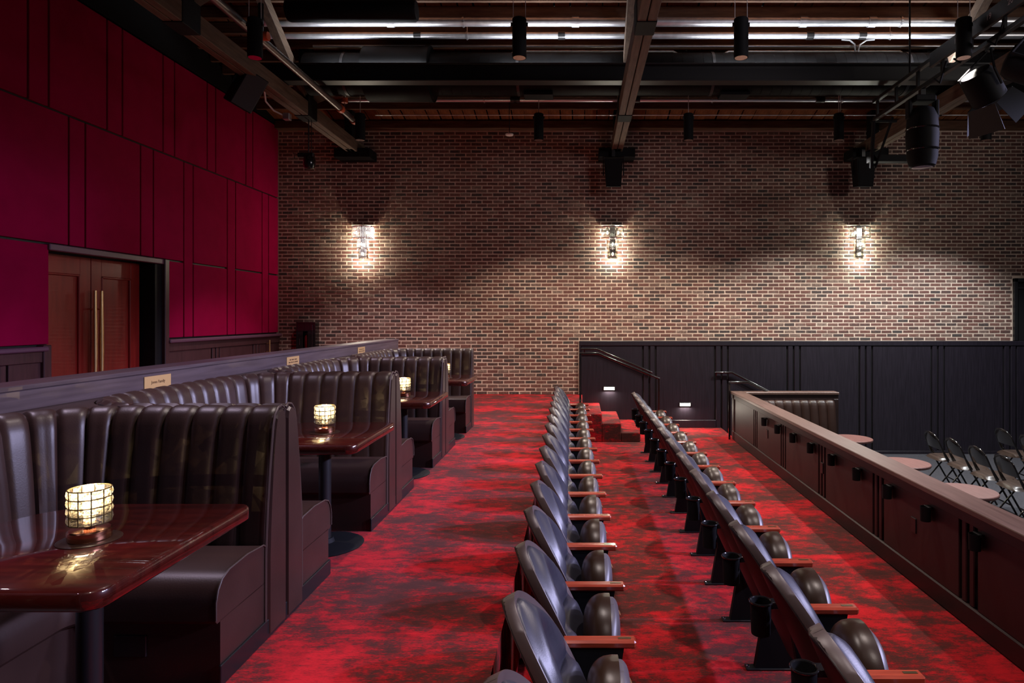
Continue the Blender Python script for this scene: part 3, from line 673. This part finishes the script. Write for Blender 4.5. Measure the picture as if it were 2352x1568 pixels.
# ------------------------------------------------------------------ ledge wall behind the booths
YL0, YL1, XF = -.5, 9.3, -2.62
lw = struct(MB().box(XF - .16, XF, YL0, YL1 - .02, ZU, 1.63).build('half_wall', 'dark_wood'), 'dark wood half wall behind the leather booths with a wide flat cap')
MB().box(XF - .19, XF + .022, YL0, YL1, 1.735, 1.76, .005).build('cap', 'cap_wood', lw)
MB().box(XF - .17, XF + .015, YL0, YL1 - .01, 1.615, 1.735, .003).build('fascia', 'cap_wood', lw)
for i, yy in enumerate((3.93, 5.78, 7.62)):
    t = thing('name_plaque', 'small brass name plaque on the ledge, %s' % ('largest, nearest the lamp table in front', 'with two lines, above the second booth', 'dim one nearest the brick wall')[i], 'plaque', (XF + .017, yy - .5, 1.68), group='brass plaques on the ledge')
    t.location.y = (3.98, 5.86, 7.70)[i]
    MB().box(-.001, .004, -.125, .125, -.038, .038, .0015).build('plate', 'plaque_brass', t)
    if i == 0:
        o = obj('lettering', text_mesh('Jones Family', .026, 'engraving'), t, (.0045, 0, 0)); o.rotation_euler = (R(90), 0, R(90))
    else:
        m = MB()
        for z, ws in ((.011, (.03, .045, .05)), (-.012, (.04, .03, .02, .06))):
            y = -sum(ws) / 2 - .012 * (len(ws) - 1) / 2
            for w in ws: m.box(.0035, .0048, y, y + w, z - .005, z + .005); y += w + .012
        m.build('lettering', 'engraving', t)
# bar stools behind the ledge, only their backs show over it
for i, yy in enumerate((4.35, 5.15, 5.95, 6.75, 7.6, 8.5)):
    t = thing('bar_stool', 'bar stool with a curved chrome back behind the ledge, %s from the double doors' % ORD[i], 'stool', (-3.22, yy, ZU), group='bar stools behind the ledge')
    MB().lathe([(.17, .70), (.19, .72), (.19, .76), (.16, .785)], 20).build('seat', 'booth_leather', t, 40)
    a = [(.19 * cos(q), .19 * sin(q), 1.075) for q in [pi * k / 12 - pi / 2 for k in range(13)]]
    MB().tube(a, .016, 8).build('backrest', 'chrome', t, 40)
    for q in (-1, 0, 1): MB().tube([(.17 * cos(q), .17 * sin(q), .75), (.19 * cos(q), .19 * sin(q), 1.07)], .008, 6).build('spindle', 'chrome', t)
    for q in range(4): MB().tube([(.12 * cos(q * pi / 2 + .8), .12 * sin(q * pi / 2 + .8), .70), (.22 * cos(q * pi / 2 + .8), .22 * sin(q * pi / 2 + .8), 0)], .012, 6).build('leg', 'black_metal', t)
    MB().tube([(.19 * cos(2 * pi * k / 16), .19 * sin(2 * pi * k / 16), .28) for k in range(17)], .009, 6).build('foot_ring', 'chrome', t)

# ------------------------------------------------------------------ booths
HWB, XB, RC = .92, -1.14, .45
def upath(off, r, hw=HWB, xb=XB, na=12, nc=14, nb=16):
    """U-shaped plan curve, inset by off: arm, corner, back, corner, arm"""
    h = hw - off; xe = xb + off; P = []
    for k in range(na): P.append((0 + (xe + r) * k / na, -h))
    for k in range(nc): a = pi / 2 * k / nc; P.append((xe + r - r * sin(a), -h + r - r * cos(a)))
    for k in range(nb): P.append((xe, -h + r + (2 * h - 2 * r) * k / nb))
    for k in range(nc): a = pi / 2 * k / nc; P.append((xe + r - r * cos(a), h - r + r * sin(a)))
    for k in range(na + 1): P.append((xe + r - (xe + r) * k / na, h))
    return P
def resample(P, n):
    d = [0]
    for a, b in zip(P[:-1], P[1:]): d.append(d[-1] + math.hypot(b[0] - a[0], b[1] - a[1]))
    out = []; j = 0
    for i in range(n):
        s = d[-1] * i / (n - 1)
        while j < len(d) - 2 and d[j + 1] < s: j += 1
        t = (s - d[j]) / max(1e-9, d[j + 1] - d[j]); out.append(Vector((P[j][0] + (P[j + 1][0] - P[j][0]) * t, P[j][1] + (P[j + 1][1] - P[j][1]) * t)))
    return out
PROF = [(.190, .02, 1), (.188, .38, 1), (.180, .50, 1), (.168, .62, 1), (.150, .76, 1), (.130, .88, 1), (.118, .955, 1), (.100, 1.005, .95), (.070, 1.033, .8), (.035, 1.04, .6), (.008, 1.025, .3), (.0, .99, 0), (.0, .02, 0)]
def channel_back(P, nch, sub, prof, bulge):
    n = nch * sub + 1; Q = resample(P, n); m = MB(); np_ = len(prof); vs = []
    for i, p in enumerate(Q):
        t = (Q[min(i + 1, n - 1)] - Q[max(i - 1, 0)]).normalized(); nr = Vector((t.y, -t.x))       # inward (path runs towards -x first)
        u = (i % sub) / sub; bl = max(0.0, 1 - abs(2 * u - 1) ** 5.0)
        for (d, z, w) in prof:
            q = p - nr * -(d + (bl - 1) * bulge * w) if False else p + nr * (d + (bl - 1) * bulge * w)
            vs.append((q.x, q.y, z - (1 - bl) * .012 * (1 if .9 < z and w > 0 else 0)))
    fs = [(i * np_ + k, i * np_ + k + 1, (i + 1) * np_ + k + 1, (i + 1) * np_ + k) for i in range(n - 1) for k in range(np_ - 1)]
    fs.append(tuple(range(np_))); fs.append(tuple((n - 1) * np_ + k for k in range(np_))[::-1])
    return m.add(vs, fs)
def seat_loft(PO, PI, prof):
    n = len(PO); k = len(prof); vs = []; m = MB()
    for a, b in zip(PO, PI):
        for (t, z) in prof: vs.append((a[0] + (b[0] - a[0]) * t, a[1] + (b[1] - a[1]) * t, z))
    fs = [(i * k + j, i * k + j + 1, (i + 1) * k + j + 1, (i + 1) * k + j) for i in range(n - 1) for j in range(k - 1)]
    fs.append(tuple(range(k))); fs.append(tuple((n - 1) * k + j for j in range(k))[::-1])
    return m.add(vs, fs)
def make_booth():
    t = thing('booth', '', 'booth', group='leather booths along the ledge')
    P0 = upath(0, RC)
    # path runs along the near arm inwards: inward normal must point to the middle of the U
    bk = channel_back(P0, 29, 10, PROF, .016); bk.f = [f[::-1] for f in bk.f]
    bo = bk.build('backrest', 'booth_leather', t, 34)
    for sy in (-1, 1):
        e = [(0.004, sy * (HWB - d), z) for d, z, w in PROF[:-2]]
        MB().tube(e, .006, 6).build('piping', 'stitch', bo, 40)
        poly = [(d, z) for d, z, w in PROF]
        mm = MB(); vs = [(.0, sy * (HWB - .012 - d * .86), z if z < .9 else z - .014) for d, z, w in PROF] + [(.016, sy * (HWB - .016 - d * .80), z if z < .9 else z - .022) for d, z, w in PROF]
        n = len(PROF); fs = [tuple(range(n)), tuple(range(n, 2 * n))[::-1]] + [(i, (i + 1) % n, n + (i + 1) % n, n + i) for i in range(n)]
        if sy > 0: fs = [f[::-1] for f in fs]
        mm.add(vs, fs).build('end_panel', 'booth_leather', t)
        # filler between the rounded corner and the square outside
        cx, cyy = XB, sy * HWB; arc = [(XB + RC - RC * sin(a), sy * (HWB - RC + RC * cos(a))) for a in [pi / 2 * k / 10 for k in range(11)]]
        poly = [(XB - .055, cyy), (XB + RC, cyy)] + arc[1:] + [(XB - .055, sy * (HWB - RC))]
        if sy > 0: poly = poly[::-1]
        MB().prism(poly, 0.0, 1.022).build('corner_block', 'booth_leather', t)
    MB().box(XB - .055, XB + .004, -(HWB - RC), HWB - RC, 0, 1.022).build('back_block', 'booth_leather', t)
    PO, PI = upath(.155, .30), upath(.585, .07)
    st_ = seat_loft(PO, PI, [(0, .28), (0, .40), (.12, .432), (.45, .444), (.78, .436), (.90, .418), (.965, .385), (1.0, .34), (1.0, .27), (.97, .255), (0, .255)])
    s_ = st_.build('seat', 'booth_leather', t, 36)
    for sy in (-1, 1):
        e = [(.003, sy * (HWB - .155 - .43 * q), z + .002) for q, z in ((.06, .415), (.12, .432), (.45, .444), (.78, .436), (.90, .418), (.965, .385), (1.0, .34), (1.0, .27))]
        MB().tube(e, .004, 6).build('seam', 'stitch', s_, 40)
    bs = seat_loft(upath(.13, .32), upath(.55, .09), [(0, .0), (0, .26), (1, .26), (1, .0)]).build('base', 'booth_leather', t)
    MB().box(-.42, -.29, HWB - .556, HWB - .546, .115, .20, .003).build('outlet', 'black_metal', bs)
    for sy in (-1, 1):
        MB().box(-.002, .010, sy * (HWB - .56) if sy > 0 else -HWB, HWB if sy > 0 else -(HWB - .56), .0, .085, .003).build('kick_plate', 'black_metal', t)
    return t
bt = make_booth(); index_kids()
BY = [2.18 + 1.84 * k for k in range(4)]
for i, yy in enumerate(BY):
    o = bt if i == 0 else copy_tree(bt)
    o.location = (-1.42, yy, ZU)
    o['label'] = 'brown leather U-shaped booth with upright channels, ' + ('largest one with the whole lamp table showing', 'second, past the biggest booth', 'third, second from the brick wall', 'the one closest to the brick wall')[i]

# booth tables
TZ = 1.34
def rr_poly(x0, x1, y0, y1, rs, n=8):
    P = []
    for (cx, cy, r, a0) in ((x1 - rs[0], y0 + rs[0], rs[0], -90), (x1 - rs[1], y1 - rs[1], rs[1], 0), (x0 + rs[2], y1 - rs[2], rs[2], 90), (x0 + rs[3], y0 + rs[3], rs[3], 180)):
        for k in range(n + 1): a = R(a0 + 90 * k / n); P.append((cx + r * cos(a), cy + r * sin(a)))
    return P
TYS = [2.14, 4.12, 5.97, 7.80]
def make_table():
    t = thing('booth_table', '', 'table', group='polished booth tables')
    MB().prism(rr_poly(-.46, .335, -.415, .415, (.06, .05, .30, .30)), TZ - ZU - .055, TZ - ZU, .008).build('tabletop', 'table_wood', t, 50)
    MB().tube([(0, 0, .02), (0, 0, TZ - ZU - .055)], .038, 16).build('pedestal', 'black_metal', t, 40)
    MB().lathe([(.235, 0), (.24, .006), (.22, .016), (.06, .024), (.05, .05)], 28).build('base', 'matte_black', t, 40)
    MB().box(-.28, .20, -.04, .04, TZ - ZU - .075, TZ - ZU - .054).build('support_plate', 'black_metal', t)
    MB().lathe([(.090, TZ - ZU - .001), (.092, TZ - ZU + .002), (.088, TZ - ZU + .004), (.0, TZ - ZU + .0035)], 30, caps=False).build('inset_disc', 'seat_cushion', t, 40)
    return t
tb = make_table(); index_kids()
for i, yy in enumerate(TYS):
    o = tb if i == 0 else copy_tree(tb)
    o.location = (-1.625, yy, ZU); o['label'] = 'glossy dark red wooden table in ' + ('the biggest booth, at the bottom corner', 'the second booth', 'the third booth', 'the booth closest to the brick wall')[i]
# crystal table lamps
def make_lamp():
    t = thing('table_lamp', '', 'lamp', group='crystal table lamps in the booths')
    MB().lathe([(.060, 0), (.062, .003), (.062, .029), (.058, .033), (.018, .034), (.016, .048), (.03, .052), (.03, .056)], 28).build('base', 'copper', t, 40)
    NF, r, z0, hh = 11, .062, .055, .0278
    for tier in range(4):
        for k in range(NF):
            a = 2 * pi * k / NF; M = Matrix.Rotation(a, 4, 'Z') @ Matrix.Translation((r - .004, 0, z0 + hh * (tier + .5)))
            hw, hz, d = .0158, .0122, .005
            MB().add([M @ Vector(p) for p in ((-d, -hw, -hz), (-d, hw, -hz), (-d, hw, hz), (-d, -hw, hz), (d * .4, -hw, -hz), (d * .4, hw, -hz), (d * .4, hw, hz), (d * .4, -hw, hz), (d * 1.5, 0, 0))],
                     [(0, 3, 2, 1), (0, 1, 5, 4), (1, 2, 6, 5), (2, 3, 7, 6), (3, 0, 4, 7), (4, 5, 8), (5, 6, 8), (6, 7, 8), (7, 4, 8)]).build('crystal', 'lamp_crystal', t)
    sh = MB()
    for tier in range(5): sh.tube([((r - .002) * cos(2 * pi * k / 33), (r - .002) * sin(2 * pi * k / 33), z0 + hh * tier) for k in range(34)], .0021, 5, False)
    for k in range(NF): a = 2 * pi * (k + .5) / NF; sh.tube([(r * cos(a), r * sin(a), z0), (r * cos(a), r * sin(a), z0 + 4 * hh)], .0019, 5)
    sh.build('shade_frame', 'bronze', t)
    MB().lathe([(.010, .055), (.017, .06), (.017, .135), (.010, .14)], 14).build('light_tube', 'lamp_core', t, 40)
    return t
lt = make_lamp(); index_kids()
for i, yy in enumerate(TYS):
    o = lt if i == 0 else copy_tree(lt)
    o.location = (-1.625, yy, TZ + .0045); o.rotation_euler = (0, 0, .25 * i)
    o['label'] = 'glowing crystal table lamp with a copper base on ' + ('the biggest table', 'the table of the second booth', 'the table of the third booth', 'the table closest to the brick wall')[i]
    lamp('POINT', 'table_lamp_glow', (-1.625, yy, TZ + .155), 8, (1, .80, .52), shadow_soft_size=0.0)

# ------------------------------------------------------------------ theatre seats
BB, BT_ = Vector((.055, .27)), Vector((-.272, .965)); AX = (BT_ - BB); LB = AX.length; AX = AX / LB; NX = Vector((AX.y, -AX.x))
def bw(v, W_=.260, k=.40):
    t = (v / LB - k) / (1 - k)
    return W_ if t <= 0 else W_ * max(0.0, 1 - t ** 2.1) ** .5
def bpt(v, y, h):
    h2 = h + .05 * (y / .26) ** 2
    p = BB + AX * v + NX * h2
    return (p.x, y, p.y)
def vmap(i): return 1 - (1 - i) ** 1.9
def make_seat():
    t = thing('theatre_seat', '', 'theatre seat')
    nu, nv = 22, 17
    fr = lambda i, j: bpt(LB * vmap(i), (2 * j - 1) * bw(LB * vmap(i)), .0)
    bkf = lambda i, j: bpt(LB * vmap(i) , (2 * j - 1) * bw(LB * vmap(i)) * .985, -.044 - .012 * (1 - (2 * j - 1) ** 2))
    MB().slab(fr, bkf, nu, nv).build('back_shell', 'shell_plastic', t, 50)
    ins = .030
    # shell edge, coloured lighter as if catching light: front rim plus shell thickness
    ol = [(LB * vmap(k / 30), 1) for k in range(31)] + [(LB * vmap(1 - k / 30), -1) for k in range(1, 31)]
    rings = []
    for (v, sg) in ol:
        w = bw(v); wi = max(0, bw(min(v + .018, LB)) - .030) if v < LB - .02 else 0
        vi = min(v, LB - .030)
        rings += [bpt(vi, sg * wi, .001), bpt(v, sg * max(0, w - .003), .004), bpt(v, sg * (w + .0015), .0), bpt(v, sg * (w + .0015), -.034), bpt(v, sg * max(0, w * .985 - .004), -.046)]
    n = len(ol); fs = [(i * 5 + k, i * 5 + k + 1, (i + 1) * 5 + k + 1, (i + 1) * 5 + k) for i in range(n - 1) for k in range(4)]
    MB().add(rings, [f[::-1] for f in fs]).build('edge_band', 'shell_edge_lit', t, 45)
    def pad(v0, v1, hf, name):
        def P(i, j, front):
            v = v0 + (v1 - v0) * (vmap(i) if v1 > LB * .8 else i); u = 2 * j - 1
            w = max(.0, bw(min(v + ins * .6, LB)) - ins); 
            e = (1 - abs(u) ** 6) * (1 - abs(2 * i - 1) ** 8)
            return bpt(v, u * w, (.004 + e * hf(v, u, i)) if front else -.004)
        MB().slab(lambda i, j: P(i, j, True), lambda i, j: P(i, j, False), 20, 21).build(name, 'seat_leather', t, 60)
    vs = LB * .47
    def h_up(v, u, i):
        r = math.sqrt(u * u + (max(0, (v - LB * .60) / (LB * .37))) ** 2)
        return .008 + .046 * math.exp(-((r - .70) / .25) ** 2) + .010 * (1 - i)
    def h_lo(v, u, i): return .030 + .026 * math.exp(-((abs(u) - .80) / .22) ** 2) + .010 * i
    pad(.12, vs, h_lo, 'lumbar_pad'); pad(vs, LB - .026, h_up, 'upper_pad')
    # tipped-up seat
    def sw(z):
        q = (z - .44) / (.698 - .44)
        return .232 if q <= 0 else .232 * max(0, 1 - q ** 2.1) ** .5
    zq = lambda i: .33 + (.698 - .33) * vmap(i)
    def dome(i, j): u = 2 * j - 1; return math.sqrt(max(0, 1 - abs(u) ** 2.6)) * math.sqrt(max(0, 1 - abs(2 * vmap(i) - 1) ** 3.2))
    def cf(i, j): u = 2 * j - 1; return (.125 - .108 * dome(i, j), u * sw(zq(i)), zq(i))
    def cb(i, j): u = 2 * j - 1; return (.15, u * sw(zq(i)) * .99, zq(i))
    MB().slab(cb, cf, 24, 21).build('seat_cushion', 'seat_cushion', t, 60)
    def s1(i, j): u = 2 * j - 1; z = .33 + (.675 - .33) * vmap(i); return (.148, u * max(0, sw(z + .02) + .004), z)
    def s2(i, j): u = 2 * j - 1; z = .33 + (.675 - .33) * vmap(i); e = (1 - abs(u) ** 4) * (1 - abs(2 * vmap(i) - 1) ** 6); return (.168 + .030 * e, u * max(0, sw(z + .02) - .002), z)
    ss = MB().slab(s2, s1, 18, 15).build('seat_shell', 'shell_lower', t, 50)
    MB().lathe([(.019, -.002), (.019, .003), (.016, .004)], 14, (0, 0, 0), Matrix.Translation((.192, 0, .622)) @ Matrix.Rotation(R(60), 4, 'Y')).build('number_plate', 'brass', ss, 40)
    MB().box(.02, .17, -.235, .235, .355, .385, .006).build('hinge_bar', 'black_metal', t)
    return t
ARMM = MB()
def arm_parts(t, y):
    M = None
    arm = MB().box(-.085, .245, y - .03, y + .03, .606, .642, .009).build('armrest', 'arm_wood', t)
    MB().box(.165, .222, y - .008, y + .008, .642, .6432).build('row_plate', 'bronze', arm)
    MB().add([(-.10, y - .021, .0), (.14, y - .021, .0), (.11, y - .021, .12), (.19, y - .021, .606), (-.10, y - .021, .606), (-.05, y - .021, .3),
              (-.10, y + .021, .0), (.14, y + .021, .0), (.11, y + .021, .12), (.19, y + .021, .606), (-.10, y + .021, .606), (-.05, y + .021, .3)],
             [(0, 1, 2, 5), (5, 2, 3, 4), (11, 8, 7, 6), (10, 9, 8, 11), (0, 6, 7, 1), (1, 7, 8, 2), (2, 8, 9, 3), (3, 9, 10, 4), (4, 10, 11, 5), (5, 11, 6, 0)]).build('standard', 'matte_black', t)
    ft = MB().box(-.15, .16, y - .03, y + .03, 0, .012, .003).build('foot', 'black_metal', t)
    MB().lathe([(.010, .012), (.010, .018), (.006, .022)], 8, (-.135, y, 0)).build('bolt', 'chrome', ft)
def cup_holder(t, y):
    cx, z0, z1, r = -.235, .505, .665, .052
    def ring(rr, z, n=22): return [(cx + rr * cos(2 * pi * k / n), y + rr * sin(2 * pi * k / n), z) for k in range(n)]
    m = MB(); n = 22
    vs = ring(r, z1) + ring(r * .9, z0) + ring(r * .84, z0) + ring(r * .93, z1)
    fs = [(a * n + k, a * n + (k + 1) % n, ((a + 1) % 4) * n + (k + 1) % n, ((a + 1) % 4) * n + k) for a in range(4) for k in range(n)]
    m.add(vs, [f[::-1] for f in fs]); c = m.build('cup_holder', 'matte_black', t, 40)
    MB().tube([(cx + (r + .002) * cos(2 * pi * k / 24), y + (r + .002) * sin(2 * pi * k / 24), z1) for k in range(25)], .005, 6, False).box(cx + r - .006, cx + r + .07, y - .028, y + .028, z1 - .03, z1 + .004, .003).build('rim', 'black_gloss', c, 40)
    k = r * .62
    MB().box(cx - r * .88, cx + r * .88, y - .005, y + .005, z0, z0 + .006, 0, Matrix.Translation((cx, y, 0)) @ Matrix.Rotation(R(45), 4, 'Z') @ Matrix.Translation((-cx, -y, 0))).box(cx - r * .88, cx + r * .88, y - .005, y + .005, z0, z0 + .006, 0, Matrix.Translation((cx, y, 0)) @ Matrix.Rotation(R(-45), 4, 'Z') @ Matrix.Translation((-cx, -y, 0))).build('cross_bars', 'matte_black', c)
proto1 = make_seat(); arm_parts(proto1, .299); index_kids()
rows = []
A0, DZ1 = 2.884, .598
for k in range(15):                  # row against the riser; k = 0 is closest to the brick wall
    yc = A0 + DZ1 * 13 - DZ1 * (k + .5)
    o = proto1 if k == 0 else copy_tree(proto1)
    o.location = (.006 - .0125 * (yc - 2.9), yc, 0)
    o['label'] = 'tipped-up black theatre seat in the row beside the aisle, %s from the brick wall' % ORD[k]; o['group'] = 'theatre seats in the row beside the aisle'
proto2 = copy_tree(proto1); 
for c in [c for c in proto2.children if c.name.startswith('armrest') or c.name.startswith('standard') or c.name.startswith('foot')]:
    for g in list(c.children): bpy.data.objects.remove(g, do_unlink=True)
    bpy.data.objects.remove(c, do_unlink=True)
arm_parts(proto2, .3015); cup_holder(proto2, .30); index_kids()
DZ2 = .6045
for k in range(13):
    yc = 2.605 + DZ2 * 12 - DZ2 * (k + .5)
    o = proto2 if k == 0 else copy_tree(proto2)
    o.location = (1.142 - .0075 * (yc - 2.6), yc, 0)
    o['label'] = 'tipped-up black theatre seat in the row by the low wall, %s from the brick wall' % ORD[k]; o['group'] = 'theatre seats in the row by the low wall'

# ------------------------------------------------------------------ low wall between the seats and the pit
hw = struct(MB().box(2.635, 2.76, 1.2, 10.77, ZP, .76).box(2.635, 4.33, 10.80, 10.97, ZP, .76).build('half_wall', 'groove'), 'dark red-brown panelled low wall with a wide wooden cap')
MB().box(2.57, 2.79, 1.2, 10.99, .775, .815, .005).build('cap', 'half_cap', hw); MB().box(2.79, 4.35, 10.77, 10.99, .775, .815, .005).build('cap', 'half_cap', hw)
MB().box(2.595, 2.77, 1.2, 10.985, .70, .776, .003).build('apron', 'half_wood', hw); MB().box(2.77, 4.34, 10.78, 10.985, .62, .776, .003).build('apron', 'half_wood', hw)
MB().box(4.26, 4.335, 10.76, 10.985, ZP, .70, .004).build('end_post', 'half_wood', hw)
MB().box(2.60, 2.64, 1.2, 10.985, 0, .15, .010).build('baseboard', 'half_wood', hw)
MB().box(2.605, 2.64, 10.80, 10.985, .15, .70, .004).build('end_post', 'half_wood', hw)
MB().box(2.76, 2.765, 1.2, 10.77, ZP, .70).build('pit_side', 'dark_wood', hw); MB().box(2.77, 4.26, 10.79, 10.80, ZP, .70).build('pit_side', 'dark_wood', hw)
y = 10.78
gy = [9.63, 8.33, 7.02, 5.72, 4.42, 3.12, 1.82]
for g in gy:
    MB().box(2.61, 2.64, g + .01, y, .15, .70, .004).build('panel', 'half_wood', hw)
    for k in range(2): MB().box(2.612, 2.64, g - .105 - .085 * k + .035, g - .02 - .085 * k + .0, .15, .70, .006).build('slat', 'half_wood', hw)
    y = g - .20
MB().box(2.61, 2.64, 1.2, y, .15, .70, .004).build('panel', 'half_wood', hw)
for i in range(11):
    yy = 8.96 - .597 * i
    m = MB(); n = 16; r = .038
    ring = lambda rr, z: [(2.570 + rr * cos(2 * pi * k / n), yy + rr * sin(2 * pi * k / n), z) for k in range(n)]
    vs = ring(r, .672) + ring(r * .94, .565) + ring(r * .86, .57) + ring(r * .93, .672)
    m.add(vs, [tuple(reversed((a * n + k, a * n + (k + 1) % n, ((a + 1) % 4) * n + (k + 1) % n, ((a + 1) % 4) * n + k))) for a in range(4) for k in range(n)])
    c = m.build('cup_holder', 'matte_black', hw, 40)
    MB().box(2.575, 2.612, yy - .036, yy + .036, .655, .676, .003).build('bracket', 'black_metal', c)
for i, yy in enumerate((8.93, 6.92, 5.02, 3.6)):
    c = MB().box(2.602, 2.612, yy - .035, yy + .035, .40, .515, .002).build('outlet', 'black_metal', hw)

# ------------------------------------------------------------------ banquette and round tables in the pit
bq = thing('banquette', 'black channelled leather banquette in the corner behind the low wall', 'bench', (0, 0, ZP))
PB = [(4.24, 10.765), (3.25, 10.765)] + [(3.25 - .42 * sin(a), 10.345 + .42 * cos(a)) for a in [pi / 2 * k / 10 for k in range(1, 11)]] + [(2.83, 9.6)]
q = channel_back([(a, -b) for a, b in PB], 17, 7, [(d, z + .145, w) for d, z, w in PROF[:-1]] + [(0, .1, 0)], .020)
q.v = [(a, -b, c) for a, b, c in q.v]
q.build('backrest', 'booth_leather', bq, 34)
MB().box(3.0, 4.24, 10.12, 10.60, .30, .46, .03).build('seat', 'booth_leather', bq); MB().box(3.0, 4.24, 10.17, 10.60, 0, .30).build('base', 'booth_leather', bq)
MB().box(2.84, 3.30, 9.6, 10.12, .30, .46, .03).build('seat', 'booth_leather', bq); MB().box(2.84, 3.25, 9.6, 10.12, 0, .30).build('base', 'booth_leather', bq)
for i, (x, yy) in enumerate(((4.09, 9.70), (4.07, 8.08), (4.06, 6.78))):
    t = thing('round_table', 'small round wooden pedestal table below the low wall, ' + ('beside the banquette', 'between the other two round tables', 'biggest, close to the folding chairs')[i], 'table', (x, yy, ZP), group='round tables in the pit')
    MB().lathe([(.28, .705), (.305, .712), (.31, .722), (.31, .738), (.303, .745), (.0, .745)], 44, caps=False).build('tabletop', 'pit_table_wood', t, 40)
    MB().lathe([(.0, .705), (.28, .705)], 44, caps=False).build('underside', 'dark_wood', t)
    MB().tube([(0, 0, .03), (0, 0, .705)], .035, 14).build('pedestal', 'black_metal', t, 40); MB().lathe([(.22, 0), (.22, .012), (.05, .035)], 24).build('base', 'black_metal', t, 40)

# ------------------------------------------------------------------ folding chairs
def make_chair():
    t = thing('folding_chair', '', 'chair')
    ra = .0125
    # back legs and back hoop in one bent tube per side joined over the top; faces +x
    hoop = [(.20, -.215, .0), (-.08, -.215, .50), (-.165, -.21, .70), (-.185, -.195, .76), (-.205, -.13, .815), (-.212, 0, .835), (-.205, .13, .815), (-.185, .195, .76), (-.165, .21, .70), (-.08, .215, .50), (.20, .215, .0)]
    MB().tube(hoop, ra, 9).build('frame', 'chair_frame', t, 50)
    for s in (-1, 1):
        MB().tube([(-.22, s * .19, 0), (.13, s * .19, .42), (.17, s * .19, .45)], ra * .9, 8).build('leg', 'chair_frame', t, 50)
        MB().tube([(-.02, s * .205, .44), (-.105, s * .205, .58)], .010, 6).build('link', 'chair_frame', t)
    MB().tube([(-.14, -.19, .09), (-.14, .19, .09)], .009, 6).build('crossbar', 'chair_frame', t); MB().tube([(.13, -.215, .12), (.13, .215, .12)], .009, 6).build('crossbar', 'chair_frame', t)
    def wq(i): z = .60 + .225 * i; return .20 * (max(0, 1 - max(0, (i - .35) / .65) ** 2.4)) ** .5 + .0
    def bp(i, j, o): u = 2 * j - 1; z = .60 + .225 * vmap(i); return (-.125 - (z - .60) * .36 - .02 * (1 - u * u) + o, u * wq(vmap(i)), z)
    MB().slab(lambda i, j: bp(i, j, .006), lambda i, j: bp(i, j, -.008), 14, 13).build('backrest', 'chair_frame', t, 50)
    def sp_(i, j, top):
        a, b = 2 * i - 1, 2 * j - 1
        k = 1 - .10 * max(0, a) * 0
        x = .03 + .225 * a * math.sqrt(1 - b * b * .18); y = .225 * b * math.sqrt(1 - a * a * .22)
        e = (1 - abs(a) ** 4) * (1 - abs(b) ** 4)
        return (x, y, .435 + (.058 * e ** .6 if top else -.018 * e))
    MB().slab(lambda i, j: sp_(i, j, True), lambda i, j: sp_(i, j, False), 15, 15).build('seat', 'vinyl_seat', t, 60)
    return t
ch = make_chair(); index_kids()
spots = [(5.50, 9.72, 0, 'closest to the wainscot beside the round tables'), (5.50, 9.16, 0, 'second from the wainscot beside the round tables'), (5.50, 8.60, 0, 'third from the wainscot beside the round tables'), (5.50, 8.06, 0, 'fourth from the wainscot beside the round tables'), (6.74, 9.96, 0, 'standing alone nearest the wainscot in the back row'), (6.74, 9.40, 0, 'half cut off by the frame in the back row')]
for i, (x, yy, rz, lab) in enumerate(spots):
    o = ch if i == 0 else copy_tree(ch)
    o.location = (x, yy, ZP); o.rotation_euler = (0, 0, R(-3)); o['label'] = 'black folding chair, ' + lab; o['group'] = 'folding chairs in the pit'
